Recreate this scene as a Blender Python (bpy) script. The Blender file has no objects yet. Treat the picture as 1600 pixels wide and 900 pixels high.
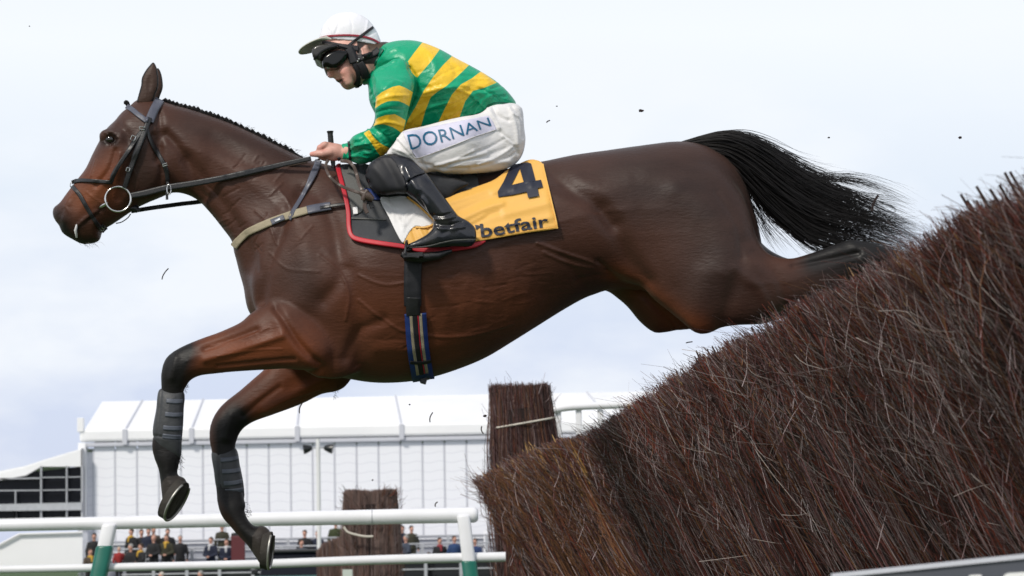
import bpy, bmesh, math, random
import numpy as np
from mathutils import Vector, Matrix
from mathutils.bvhtree import BVHTree
rng = np.random.default_rng(7); random.seed(7)
S = bpy.context.scene; COL = S.collection
# ------------------------------------------------------------------ camera
FPX = 4000.0; CZ = 0.95; HV = 870.0; ROLL = 0.0185; YH = 8.0
PITCH = math.atan((HV-450)/FPX)
fw = Vector((0, math.cos(PITCH), math.sin(PITCH)))
up0 = Vector((0, -math.sin(PITCH), math.cos(PITCH))); r0 = Vector((1,0,0))
rt = r0*math.cos(ROLL) - up0*math.sin(ROLL); upv = up0*math.cos(ROLL) + r0*math.sin(ROLL)
cd = bpy.data.cameras.new('camera'); cam = bpy.data.objects.new('camera', cd); COL.objects.link(cam)
M = Matrix((rt, upv, -fw)).transposed().to_4x4(); M.translation = (0,0,CZ); cam.matrix_world = M
cd.sensor_width = 36; cd.lens = 36*FPX/1600; cd.clip_start = 0.1; cd.clip_end = 5000
cd.dof.use_dof = True; cd.dof.focus_distance = 6.4; cd.dof.aperture_fstop = 14
S.camera = cam
S.view_settings.view_transform = 'Standard'; S.view_settings.look = 'None'
S.view_settings.exposure = 0.0; S.view_settings.gamma = 1; S.view_settings.use_curve_mapping = False
# ------------------------------------------------------------------ world: bright broken overcast over a Nishita sky
SUN_EL, SUN_AZ = 42.0, 212.0      # azimuth clockwise from +Y (north): behind and to the left of the camera
W = bpy.data.worlds.new('World'); S.world = W; W.use_nodes = True
nt = W.node_tree; nt.nodes.clear()
def wn(t, **k):
    n = nt.nodes.new(t)
    for a, b in k.items(): setattr(n, a, b)
    return n
out = wn('ShaderNodeOutputWorld'); bg = wn('ShaderNodeBackground'); bg.inputs[1].default_value = 0.1
sky = wn('ShaderNodeTexSky', sky_type='NISHITA', sun_disc=False)
sky.sun_elevation = math.radians(SUN_EL); sky.sun_rotation = math.radians(SUN_AZ)
tc = wn('ShaderNodeTexCoord'); sep = wn('ShaderNodeSeparateXYZ')
mp = wn('ShaderNodeMapping'); mp.inputs['Scale'].default_value = (2.2, 2.2, 5.0); mp.inputs['Location'].default_value = (1.3,.4,.25)
nz = wn('ShaderNodeTexNoise'); nz.inputs['Scale'].default_value = 3.4; nz.inputs['Detail'].default_value = 6; nz.inputs['Roughness'].default_value = .5
cr = wn('ShaderNodeValToRGB')                # cloud deck colour with height above the horizon
e = cr.color_ramp.elements
e[0].position = 0.0; e[0].color = (6.5,7.1,8.9,1); e[1].position = 1.0; e[1].color = (2.3,2.7,3.5,1)
for p, c in ((.07,(6.9,7.6,9.4,1)), (.14,(8.3,9.0,10.0,1)), (.20,(9.8,10.2,10.6,1)), (.34,(8.2,8.7,9.5,1)),(.55,(4.4,4.9,5.8,1))):
    x = e.new(p); x.color = c
cl = wn('ShaderNodeValToRGB'); cl.color_ramp.elements[0].position = .42; cl.color_ramp.elements[1].position = .60
mixc = wn('ShaderNodeMixRGB', blend_type='MIX'); mixc.inputs[2].default_value = (9.7,10.0,10.5,1)
mixm = wn('ShaderNodeMath', operation='MULTIPLY'); mixm.inputs[1].default_value = .85
mixs = wn('ShaderNodeMixRGB', blend_type='MIX'); mixs.inputs[0].default_value = 0.93
L = nt.links.new
L(tc.outputs['Generated'], sep.inputs[0]); L(sep.outputs['Z'], cr.inputs[0])
L(tc.outputs['Generated'], mp.inputs[0]); L(mp.outputs[0], nz.inputs[0]); L(nz.outputs[0], cl.inputs[0])
L(cl.outputs[0], mixm.inputs[0]); L(mixm.outputs[0], mixc.inputs[0]); L(cr.outputs[0], mixc.inputs[1])
L(sky.outputs[0], mixs.inputs[1]); L(mixc.outputs[0], mixs.inputs[2])
L(mixs.outputs[0], bg.inputs[0]); L(bg.outputs[0], out.inputs[0])
sl = bpy.data.lights.new('sun', 'SUN'); sl.energy = 2.6; sl.angle = math.radians(7); sl.color = (1,.94,.84)
so = bpy.data.objects.new('sun', sl); COL.objects.link(so)
az, el = math.radians(SUN_AZ), math.radians(SUN_EL)
sd = Vector((math.sin(az)*math.cos(el), math.cos(az)*math.cos(el), math.sin(el)))
so.rotation_euler = sd.to_track_quat('Z', 'Y').to_euler()
# ------------------------------------------------------------------ pixel <-> place helpers (photograph pixels, 1600 x 900)
A_rt, A_up, A_fw = map(np.array, (rt, upv, fw)); CAM = np.array((0,0,CZ))
def ray(u, v):
    u = np.asarray(u, float)[..., None]; v = np.asarray(v, float)[..., None]
    return A_rt*((u-800)/FPX) + A_up*((450-v)/FPX) + A_fw
def P(u, v, Y):
    d = ray(u, v); return CAM + d*((np.asarray(Y, float)-0)/d[..., 1])[..., None]
def G(u, v, z):
    d = ray(u, v); return CAM + d*((z-CZ)/d[..., 2])[..., None]
def proj(p):
    q = np.asarray(p)-CAM; w = q@A_fw
    return np.stack([800+FPX*(q@A_rt)/w, 450-FPX*(q@A_up)/w], -1)
def spline(pts, closed=False, n=6):
    p = np.asarray(pts, float); m = len(p)
    if m < 3 and not closed: 
        t = np.linspace(0,1,n+1)[:,None]; return p[0]*(1-t)+p[-1]*t
    res = []
    for i in range(m if closed else m-1):
        if closed: a,b,c,d = p[i-1],p[i],p[(i+1)%m],p[(i+2)%m]
        else: a,b,c,d = p[max(i-1,0)],p[i],p[i+1],p[min(i+2,m-1)]
        for k in range(n):
            t = k/n
            res.append(.5*((2*b)+(c-a)*t+(2*a-5*b+4*c-d)*t*t+(3*b-a-3*c+d)*t**3))
    if not closed: res.append(p[-1])
    return np.array(res)
def seg_dist(x, y, poly, closed):
    q = np.asarray(poly, float); best = np.full(x.shape, 1e18); n = len(q)
    for i in range(n if closed else n-1):
        a, b = q[i], q[(i+1)%n]; d = b-a; L2 = d@d+1e-12
        t = np.clip(((x-a[0])*d[0]+(y-a[1])*d[1])/L2, 0, 1)
        best = np.minimum(best, (x-a[0]-t*d[0])**2+(y-a[1]-t*d[1])**2)
    return np.sqrt(best)
def inside(x, y, poly):
    q = np.asarray(poly, float); r = np.zeros(x.shape, bool); n = len(q)
    for i in range(n):
        a, b = q[i], q[(i+1)%n]
        if a[1] == b[1]: continue
        c = (a[1] > y) != (b[1] > y)
        r ^= c & (x < (b[0]-a[0])*(y-a[1])/(b[1]-a[1])+a[0])
    return r
def sdist(x, y, poly):      # positive inside
    d = seg_dist(x, y, poly, True); return np.where(inside(x, y, poly), d, -d)
def idw(x, y, pts):
    if not hasattr(pts, '__len__'): return np.full(np.shape(x), float(pts))
    w = 0; s = 0
    for (a, b, val) in pts:
        k = 1/(((x-a)**2+(y-b)**2)**1.5+60.); w = w+k; s = s+k*val
    return s/w
# ------------------------------------------------------------------ volume modelling
def poisson(mask, h):
    if min(mask.shape) > 24:
        c = poisson(mask[::2, ::2], h*2)
        f = np.repeat(np.repeat(c, 2, 0), 2, 1)[:mask.shape[0], :mask.shape[1]]*mask
    else: f = np.zeros(mask.shape)
    m = mask.astype(float); q = np.zeros(mask.shape)
    for _ in range(90):
        q[1:-1,1:-1] = (f[2:,1:-1]+f[:-2,1:-1]+f[1:-1,2:]+f[1:-1,:-2]+2*h*h)/4; f = q*m
    return f
def blur(a, n):
    for _ in range(n):
        b = a.copy(); b[1:-1,1:-1] = (a[1:-1,1:-1]*4+a[2:,1:-1]+a[:-2,1:-1]+a[1:-1,2:]+a[1:-1,:-2])/8; a = b
    return a
class Vol:
    def __init__(s, lo, hi, h):
        s.lo = np.array(lo, float); s.h = h; s.n = np.ceil((np.array(hi)-s.lo)/h).astype(int)+1
        s.F = np.full(s.n, .06, np.float32)
        s.ax = [s.lo[i]+h*np.arange(s.n[i]) for i in range(3)]
    def sl(s, lo, hi):
        a = np.clip(((np.array(lo)-s.lo)/s.h).astype(int), 0, s.n); b = np.clip(((np.array(hi)-s.lo)/s.h).astype(int)+2, 0, s.n)
        return tuple(slice(i, j) for i, j in zip(a, b))
    def comb(s, sl, d, k, op):
        A = s.F[sl]; d = np.clip(d, -.08, .08).astype(np.float32)
        if op == 'sub': s.F[sl] = np.maximum(A, -d)
        else:
            hh = np.clip(.5+.5*(A-d)/k, 0, 1); s.F[sl] = A*(1-hh)+d*hh-k*hh*(1-hh)
    def poly(s, pts, yc=0., kk=.85, sm=.02, n=5, Y=YH, op='add', raw=False):
        """side outline (photo pixels) swelled to a rounded body about the depth Y+yc"""
        q = np.array(pts, float) if raw else spline(pts, True, n)
        yq = idw(q[:,0], q[:,1], yc); W3 = P(q[:,0], q[:,1], Y+yq); X, Z = W3[:,0], W3[:,2]
        pad = .05
        ix = slice(*np.clip([int((X.min()-pad-s.lo[0])/s.h), int((X.max()+pad-s.lo[0])/s.h)+2], 0, s.n[0]))
        iz = slice(*np.clip([int((Z.min()-pad-s.lo[2])/s.h), int((Z.max()+pad-s.lo[2])/s.h)+2], 0, s.n[2]))
        gx, gz = np.meshgrid(s.ax[0][ix], s.ax[2][iz], indexing='ij')
        pl = np.stack([X, Z], -1); d = sdist(gx, gz, pl); mask = d > 0
        phi = poisson(mask, s.h)
        core = d > 1.5*s.h; wgt = core.astype(float); g = np.where(core, phi/np.maximum(d, s.h), 0)
        for it in (2, 4, 12, 30):
            gb, wb = blur(g*wgt, it), blur(wgt, it)
            fill = (wgt < .5) & (wb > 1e-6); g = np.where(fill, gb/np.maximum(wb, 1e-9), g); wgt = np.where(fill, 1, wgt)
        g = blur(g, 6); g = np.maximum(g, .004)
        phi = np.where(d > 0, g*d, g*d)
        pj = proj(np.stack([gx, np.full(gx.shape, Y), gz], -1))
        K = idw(pj[...,0], pj[...,1], kk); YC = Y+idw(pj[...,0], pj[...,1], yc)
        px, pz = np.gradient(phi, s.h)
        hm = np.sqrt(max(phi.max(), 1e-6))*K.max()+pad
        y0, y1 = YC.min()-hm, YC.max()+hm
        iy = slice(*np.clip([int((y0-s.lo[1])/s.h), int((y1-s.lo[1])/s.h)+2], 0, s.n[1]))
        y = s.ax[1][iy][None,:,None].astype(np.float32)
        f4 = lambda a: a[:,None,:].astype(np.float32)
        dy = y-f4(YC); K2 = f4(K**2)
        f = dy*dy/K2-f4(phi); gr = np.sqrt(f4(px**2+pz**2)+(2*dy/K2)**2+1e-5)
        sdv = np.maximum(f/gr, np.where(f4(d) < 0, -f4(d), -9)); hmx = np.float32(np.sqrt(max(phi.max(),1e-6))*K.max())
        s.comb((ix, iy, iz), np.maximum(sdv, np.abs(dy)-hmx), sm, op)
    def cone(s, a, ra, b, rb, sm=.01, op='add'):
        a = np.array(a, float); b = np.array(b, float); r = max(ra, rb)+.07
        sl = s.sl(np.minimum(a, b)-r, np.maximum(a, b)+r)
        x = s.ax[0][sl[0]][:,None,None]-a[0]; y = s.ax[1][sl[1]][None,:,None]-a[1]; z = s.ax[2][sl[2]][None,None,:]-a[2]
        d = b-a; t = np.clip((x*d[0]+y*d[1]+z*d[2])/(d@d+1e-12), 0, 1)
        dist = np.sqrt((x-t*d[0])**2+(y-t*d[1])**2+(z-t*d[2])**2)-(ra+(rb-ra)*t)
        s.comb(sl, dist, sm, op)
    def ell(s, c, r, sm=.01, op='add'):
        c = np.array(c, float); r = np.array(r, float); sl = s.sl(c-r-.07, c+r+.07)
        x = (s.ax[0][sl[0]][:,None,None]-c[0])/r[0]; y = (s.ax[1][sl[1]][None,:,None]-c[1])/r[1]; z = (s.ax[2][sl[2]][None,None,:]-c[2])/r[2]
        q = np.sqrt(x*x+y*y+z*z); s.comb(sl, (q-1)*r.min(), sm, op)
    def extr(s, pts, yc, hw, rd=.015, sm=.004, n=4, op='add'):
        """outline pushed through in depth, Y+yc +- hw, with rounded edges"""
        q = spline(pts, True, n) if n > 1 else np.array(pts, float); W3 = P(q[:,0], q[:,1], YH+yc-hw*.75)
        gx, gz = np.meshgrid(s.ax[0], s.ax[2], indexing='ij'); a = -sdist(gx, gz, W3[:,[0,2]])[:,None,:]+rd; b = (np.abs(s.ax[1]-YH-yc)-hw+rd)[None,:,None]
        d = np.minimum(np.maximum(a,b),0)+np.sqrt(np.maximum(a,0)**2+np.maximum(b,0)**2)-rd; s.comb((slice(None),)*3, d+np.zeros(s.F.shape), sm, op)
    def cut(s, us, vs, keep='above'):
        gx, gz = np.meshgrid(s.ax[0], s.ax[2], indexing='ij'); p = proj(np.stack([gx, np.full(gx.shape, YH), gz], -1))
        d = (p[...,1]-np.interp(p[...,0], us, vs))/500*(1 if keep == 'above' else -1); s.F = np.maximum(s.F, d[:,None,:].astype(np.float32))
    def cutplane(s, c, n, r):
        sl = s.sl(np.array(c)-r, np.array(c)+r); x = s.ax[0][sl[0]][:,None,None]-c[0]; y = s.ax[1][sl[1]][None,:,None]-c[1]; z = s.ax[2][sl[2]][None,None,:]-c[2]
        s.F[sl] = np.maximum(s.F[sl], (x*n[0]+y*n[1]+z*n[2]).astype(np.float32))
    def mesh(s, smooth=2):
        F = s.F; F[0]=F[-1]=.06; F[:,0]=F[:,-1]=.06; F[:,:,0]=F[:,:,-1]=.06
        ins = F < 0; nx,ny,nzz = F.shape
        cnt = np.zeros((nx-1,ny-1,nzz-1), np.int8)
        cs = [(i,j,k) for i in (0,1) for j in (0,1) for k in (0,1)]
        for (i,j,k) in cs: cnt += ins[i:nx-1+i, j:ny-1+j, k:nzz-1+k]
        I,J,K = np.nonzero((cnt > 0) & (cnt < 8)); pos = np.zeros((len(I),3)); c = np.zeros(len(I))
        val = {t: F[I+t[0], J+t[1], K+t[2]].astype(float) for t in cs}
        for a in cs:
            for ax in range(3):
                if a[ax] == 0:
                    b = list(a); b[ax] = 1; b = tuple(b); va, vb = val[a], val[b]; m = (va < 0) != (vb < 0)
                    t = np.where(m, va/np.where(m, va-vb, 1), 0); p = np.array(a, float)[None].repeat(len(I), 0); p[:,ax] += t
                    pos += p*m[:,None]; c += m
        V = s.lo+s.h*(np.stack([I,J,K],-1)+pos/c[:,None])
        idx = np.full(cnt.shape, -1, np.int32); idx[I,J,K] = np.arange(len(I)); Q = []
        for ax in range(3):
            o = [(1,2),(2,0),(0,1)][ax]
            A = np.take(ins, range(F.shape[ax]-1), ax); B = np.take(ins, range(1,F.shape[ax]), ax)
            E = np.array(np.nonzero(A != B)); sg = A[tuple(E)]
            ok = (E[o[0]] > 0) & (E[o[1]] > 0) & (E[o[0]] < F.shape[o[0]]-1) & (E[o[1]] < F.shape[o[1]]-1); E = E[:,ok]; sg = sg[ok]
            def cell(p, q): 
                X = E.copy(); X[o[0]] -= p; X[o[1]] -= q; return idx[tuple(X)]
            q = np.stack([cell(1,1), cell(0,1), cell(0,0), cell(1,0)], -1)
            q[~sg] = q[~sg][:, ::-1]; Q.append(q)
        Q = np.concatenate(Q); Q = Q[(Q >= 0).all(1)]
        for _ in range(smooth): V = lap(V, Q, .5)
        return V, Q
def lap(V, Q, a=.5):
    acc = np.zeros_like(V); c = np.zeros(len(V)); n = Q.shape[1]
    for i in range(n):
        p, q = Q[:,i], Q[:,(i+1)%n]
        for k in range(3): acc[:,k] += np.bincount(p, V[q,k], len(V))+np.bincount(q, V[p,k], len(V))
        c += np.bincount(p, minlength=len(V))+np.bincount(q, minlength=len(V))
    return V*(1-a)+a*acc/np.maximum(c,1)[:,None]
def refine(V, Q):
    n = len(V); E = np.sort(np.concatenate([np.stack([Q[:,i], Q[:,(i+1)%4]], -1) for i in range(4)]), 1)
    U, inv = np.unique(E[:,0].astype(np.int64)*n+E[:,1], return_inverse=True); a, b = U//n, U % n
    V2 = np.concatenate([V, (V[a]+V[b])/2, V[Q].mean(1)]); m = len(Q); e = inv.reshape(4, m)+n; c = n+len(U)+np.arange(m)
    Q2 = np.concatenate([np.stack([Q[:,i], e[i], c, e[i-1]], -1) for i in range(4)]); return lap(V2, Q2, .5), Q2
def normals(V, Q):
    n = np.cross(V[Q[:,2]]-V[Q[:,0]], V[Q[:,-1]]-V[Q[:,1]]); N = np.zeros_like(V)
    for i in range(Q.shape[1]):
        for k in range(3): N[:,k] += np.bincount(Q[:,i], n[:,k], len(V))
    return N/np.maximum(np.linalg.norm(N, axis=1), 1e-12)[:,None]
def side_px(V, Y=YH, mirror=True):
    W2 = V.copy()
    if mirror: W2[:,1] = np.where(V[:,1] > Y, 2*Y-V[:,1], V[:,1])
    p = proj(W2); return p[:,0], p[:,1]
def relief(V, Q, strokes, Y=YH, mirror=True, near_only=False):
    """strokes: (points, sigma px, height m); grooves are negative"""
    u, v = side_px(V, Y, mirror); N = normals(V, Q); d = np.zeros(len(V))
    for pts, sg, amp in strokes:
        p = spline(pts, False, 5) if len(pts) > 2 else np.array(pts, float)
        if len(p) == 1: r = np.hypot(u-p[0][0], v-p[0][1])
        else:
            m = (u > p[:,0].min()-4*sg) & (u < p[:,0].max()+4*sg) & (v > p[:,1].min()-4*sg) & (v < p[:,1].max()+4*sg)
            r = np.full(len(V), 1e9)
            if m.any(): r[m] = seg_dist(u[m], v[m], p, False)
        d += amp*np.exp(-(r/sg)**2)
    if near_only: d = np.where(V[:,1] < Y+.02, d, 0)
    w = np.clip(np.abs(N[:,1])*1.6, 0, 1)
    return V+N*(d*w)[:,None]
# ------------------------------------------------------------------ objects
def mk(name, V, Q, mat, parent=None, smooth=True, attrs=None, col=None):
    V = np.asarray(V, float); Q = np.asarray(Q, np.int32); me = bpy.data.meshes.new(name)
    me.vertices.add(len(V)); me.vertices.foreach_set('co', V.astype(np.float32).ravel())
    n = Q.shape[1]; me.loops.add(len(Q)*n); me.loops.foreach_set('vertex_index', Q.ravel())
    me.polygons.add(len(Q)); me.polygons.foreach_set('loop_start', np.arange(0, len(Q)*n, n, dtype=np.int32))
    me.polygons.foreach_set('loop_total', np.full(len(Q), n, np.int32))
    me.polygons.foreach_set('use_smooth', np.full(len(Q), smooth))
    me.update(calc_edges=True)
    for k, a in (attrs or {}).items():
        t = me.attributes.new(k, 'FLOAT', 'POINT'); t.data.foreach_set('value', np.asarray(a, np.float32))
    if col is not None:
        t = me.attributes.new('Col', 'FLOAT_COLOR', 'POINT'); c = np.ones((len(V),4), np.float32); c[:,:3] = col; t.data.foreach_set('color', c.ravel())
    if mat: me.materials.append(mat)
    return link(name, me, parent)
def link(name, me, parent=None):
    o = bpy.data.objects.new(name, me); COL.objects.link(o)
    if parent is not None: setpar(o, parent)
    return o
def setpar(o, parent):
    o.parent = parent; loc = wloc(parent); o.matrix_parent_inverse = Matrix.Translation(-loc)
def wloc(o):
    v = Vector(o.location)
    p = o.parent
    # only translation-type parents are used; matrix_parent_inverse cancels them
    return v if p is None else v + Vector((0,0,0)) + (wloc(p) + o.matrix_parent_inverse.translation)
def tag(o, label=None, cat=None, group=None, kind=None):
    if label: o['label'] = label
    if cat: o['category'] = cat
    if group: o['group'] = group
    if kind: o['kind'] = kind
    return o
def thing(name, label, cat, loc=(0,0,0), group=None):
    o = bpy.data.objects.new(name, None); COL.objects.link(o); o.location = Vector([float(x) for x in loc]); o.empty_display_size = .1
    return tag(o, label, cat, group)
def copy_tree(o, parent=None):
    c = o.copy(); COL.objects.link(c); c.parent = parent
    for ch in list(o.children): copy_tree(ch, c)
    return c
class MB:
    """collects simple solids into one mesh"""
    def __init__(s): s.V = []; s.F = []; s.n = 0
    def add(s, V, F):
        s.V.append(np.asarray(V, float)); s.F += [tuple(int(i)+s.n for i in f) for f in F]; s.n += len(V); return s
    def box(s, c, d, R=None):
        x,y,z = np.array(d, float)/2
        V = np.array([(i*x,j*y,k*z) for i in (-1,1) for j in (-1,1) for k in (-1,1)])
        if R is not None: V = V@np.array(R).T
        return s.add(V+np.array(c, float), [(0,1,3,2),(4,6,7,5),(0,4,5,1),(2,3,7,6),(0,2,6,4),(1,5,7,3)])
    def prism(s, pts, off):
        p = np.array(pts, float); n = len(p); V = np.concatenate([p, p+np.array(off, float)])
        return s.add(V, [tuple(range(n-1,-1,-1)), tuple(range(n,2*n))]+[(i,(i+1)%n,n+(i+1)%n,n+i) for i in range(n)])
    def tube(s, pts, r, n=8, cap=True):
        p = np.array(pts, float); m = len(p); r = np.broadcast_to(r, (m,)) if np.ndim(r) < 2 else r
        T = np.gradient(p, axis=0); T /= np.linalg.norm(T, axis=1)[:,None]+1e-12
        a = np.cross(T[0], (0,0,1)); a = a if np.linalg.norm(a) > .1 else np.cross(T[0], (1,0,0)); V = []
        for i in range(m):
            a = a-T[i]*(a@T[i]); a /= np.linalg.norm(a)+1e-12; b = np.cross(T[i], a)
            for k in range(n):
                t = 2*math.pi*k/n; V.append(p[i]+r[i]*(a*math.cos(t)+b*math.sin(t)))
        F = [(i*n+k, i*n+(k+1)%n, (i+1)*n+(k+1)%n, (i+1)*n+k) for i in range(m-1) for k in range(n)]
        if cap: F += [tuple(range(n-1,-1,-1)), tuple((m-1)*n+k for k in range(n))]
        return s.add(V, F)
    def ring(s, c, a, b, r, n=40, arc=(0,2*math.pi), m=8):
        t = np.linspace(arc[0], arc[1], n); c,a,b = map(lambda q: np.array(q, float), (c,a,b))
        return s.tube(c+np.cos(t)[:,None]*a+np.sin(t)[:,None]*b, r, m)
    def build(s, name, mat, parent=None, smooth=False, bevel=0):
        me = bpy.data.meshes.new(name); me.from_pydata(np.concatenate(s.V).tolist(), [], s.F)
        bm = bmesh.new(); bm.from_mesh(me)
        bmesh.ops.recalc_face_normals(bm, faces=bm.faces); bm.to_mesh(me); bm.free()
        if smooth:
            me.polygons.foreach_set('use_smooth', [True]*len(me.polygons)); me.set_sharp_from_angle(angle=math.radians(50))
        me.materials.append(mat); o = link(name, me, parent)
        if bevel:
            b = o.modifiers.new('bevel', 'BEVEL'); b.width = bevel; b.segments = 2; b.limit_method = 'ANGLE'
        return o
# draped things -----------------------------------------------------
def bvh_of(V, Q): return BVHTree.FromPolygons([tuple(x) for x in V], [tuple(int(i) for i in q) for q in Q])
def hits(u, v, tg, dflt=None):
    """depth (world Y) where the sight line meets any of the bodies; misses take the nearest hit of the batch"""
    u = np.asarray(u, float); v = np.asarray(v, float); d = ray(u, v); y = np.full(u.shape, np.nan)
    o = Vector((0,0,CZ))
    for i in np.ndindex(u.shape):
        dv = Vector(d[i]).normalized()
        for t in tg:
            h = t.ray_cast(o, dv)
            if h[0] is not None and not (y[i] < h[0][1]): y[i] = h[0][1]
    bad = np.isnan(y)
    if bad.any():
        if dflt is not None: y[bad] = dflt
        elif bad.all(): y[:] = YH
        else:
            gu, gv, gy = u[~bad], v[~bad], y[~bad]
            for i in zip(*np.nonzero(bad)):
                y[i] = gy[np.argmin((gu-u[i])**2+(gv-v[i])**2)]
    return y
def grid_faces(a, b): 
    i, j = np.meshgrid(np.arange(a-1), np.arange(b-1), indexing='ij'); k = (i*b+j).ravel()
    return np.stack([k, k+b, k+b+1, k+1], -1)
def finish_sheet(name, Vn, F, mat, parent, thick, mirror, attrs=None, Y=YH):
    V = Vn
    if mirror:
        Vm = Vn.copy(); Vm[:,1] = 2*Y-Vm[:,1]; finish_sheet(name, Vm, F[:, ::-1], mat, parent, thick, False, attrs, Y)
    o = mk(name, V, F, mat, parent, True, attrs)
    if thick:
        m = o.modifiers.new('thickness', 'SOLIDIFY'); m.thickness = thick; m.offset = 0
    return o
def strap(name, pts, w, mat, tg, off=.006, thick=.004, parent=None, mirror=True, free=None, n=8, flat=.0, wfun=None):
    """band of width w px along a photo-pixel path, laid on the body tg (or at depth free = [(u,v,dy)...])"""
    c = spline(pts, False, n); T = np.gradient(c, axis=0); T /= np.linalg.norm(T, axis=1)[:,None]+1e-9
    Nn = np.stack([-T[:,1], T[:,0]], -1); ww = np.full(len(c), float(w)) if wfun is None else np.interp(np.linspace(0,1,len(c)), *wfun)*w
    o5 = np.linspace(-.5,.5,5); q = c[:,None,:]+Nn[:,None,:]*(o5[None,:,None]*ww[:,None,None])
    if free is not None: y = YH+idw(q[...,0], q[...,1], free)
    else: y = hits(q[...,0], q[...,1], tg)-off
    if free is None:
        y = (y*1.0); yy = y.copy(); yy[1:-1] = (y[:-2]+2*y[1:-1]+y[2:])/4; y = np.minimum(yy, y)
    V = P(q[...,0], q[...,1], y).reshape(-1,3)
    return finish_sheet(name, V, grid_faces(len(c), 5), mat, parent, thick, mirror)
def sheet(name, poly, mat, tg, off=.008, thick=.004, parent=None, mirror=False, step=4., sm=5, folds=None, attrs=None, hang=0, edge=0.0, lim=None, free=None, flatten=0):
    """cloth with a traced outline, laid on the bodies tg; folds = strokes (points, sigma, height)"""
    q = spline(poly, True, sm) if sm > 1 else np.array(poly, float)
    u0, v0 = q.min(0)-step; u1, v1 = q.max(0)+step
    gu, gv = np.meshgrid(np.arange(u0, u1+step, step), np.arange(v0, v1+step, step), indexing='ij')
    s = sdist(gu, gv, q); ins = s > 0
    use = ins[:-1,:-1]|ins[1:,:-1]|ins[:-1,1:]|ins[1:,1:]
    need = np.zeros(gu.shape, bool)
    for a in (0,1):
        for b in (0,1): need[a:gu.shape[0]-1+a, b:gu.shape[1]-1+b] |= use
    for i in zip(*np.nonzero(need & ~ins)):       # snap outside corners to the outline
        p = np.array((gu[i], gv[i])); a = q; b = np.roll(q, -1, 0); d = b-a
        t = np.clip(((p-a)*d).sum(1)/((d*d).sum(1)+1e-9), 0, 1); c = a+d*t[:,None]; k = np.argmin(((c-p)**2).sum(1)); gu[i], gv[i] = c[k]
    idx = np.full(gu.shape, -1); idx[need] = np.arange(need.sum()); U, Vv = gu[need], gv[need]
    if free is not None: y = YH+idw(U, Vv, free)
    else: y = hits(U, Vv, tg)-off
    if hang or flatten:
        Y2 = np.full(gu.shape, np.nan); Y2[need] = y
        for _ in range(hang or flatten):
            A = Y2.copy()
            st = np.stack([np.roll(A,1,0), np.roll(A,-1,0), np.roll(A,1,1), np.roll(A,-1,1), A]); m = np.nanmean(st, 0)
            Y2 = np.where(need, np.minimum(m, A) if hang else m, np.nan)
        y = Y2[need]
    for pts, sg, amp in (folds or []):
        p = spline(pts, False, 5); y = y-amp*np.exp(-(seg_dist(U, Vv, p, False)/sg)**2)
    V = P(U, Vv, y)
    Fi = np.nonzero(use); F = np.stack([idx[Fi[0],Fi[1]], idx[Fi[0]+1,Fi[1]], idx[Fi[0]+1,Fi[1]+1], idx[Fi[0],Fi[1]+1]], -1)
    at = {k: f(U, Vv) for k, f in (attrs or {}).items()}
    return finish_sheet(name, V, F, mat, parent, thick, mirror, at)
def obj_bvh(o, mod=False):
    me = o.data; V = np.zeros(len(me.vertices)*3, np.float32); me.vertices.foreach_get('co', V)
    return BVHTree.FromPolygons(V.reshape(-1,3).tolist(), [tuple(p.vertices) for p in me.polygons])
def lettering(name, text, mat, tg, base, parent, off=.003, size=20, font=None, squash=1.0, bold=0.0, heights=None):
    """flat text set along the pixel path base, then laid on the cloth"""
    cu = bpy.data.curves.new('t', 'FONT'); cu.body = text; cu.size = 1; cu.offset = bold; cu.resolution_u = 3
    ob = bpy.data.objects.new('t', cu); COL.objects.link(ob)
    dg = bpy.context.evaluated_depsgraph_get(); me = bpy.data.meshes.new_from_object(ob.evaluated_get(dg))
    COL.objects.unlink(ob); bpy.data.objects.remove(ob)
    bm = bmesh.new(); bm.from_mesh(me); bmesh.ops.triangulate(bm, faces=bm.faces)
    for _ in range(3):
        ed = [e for e in bm.edges if e.calc_length() > .12]
        if ed: bmesh.ops.subdivide_edges(bm, edges=ed, cuts=1); bmesh.ops.triangulate(bm, faces=bm.faces)
    bm.verts.ensure_lookup_table(); V = np.array([v.co[:] for v in bm.verts]); F = [[v.index for v in f.verts] for f in bm.faces]; bm.free()
    x = V[:,0]; x = (x-x.min())/(x.max()-x.min()); c = spline(base, False, 8)
    L_ = np.r_[0, np.cumsum(np.linalg.norm(np.diff(c, axis=0), axis=1))]; L_ /= L_[-1]
    bu, bv = np.interp(x, L_, c[:,0]), np.interp(x, L_, c[:,1])
    T = np.stack([np.interp(x, L_, np.gradient(c[:,0])), np.interp(x, L_, np.gradient(c[:,1]))], -1); T /= np.linalg.norm(T, axis=1)[:,None]
    hh = (np.interp(x, [0,1], heights) if heights else size)
    U = bu+T[:,1]*V[:,1]*hh; Vv = bv-T[:,0]*V[:,1]*hh
    y = hits(U, Vv, tg)-off; W3 = P(U, Vv, y)
    return mk(name, W3, F, mat, parent, True)
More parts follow.
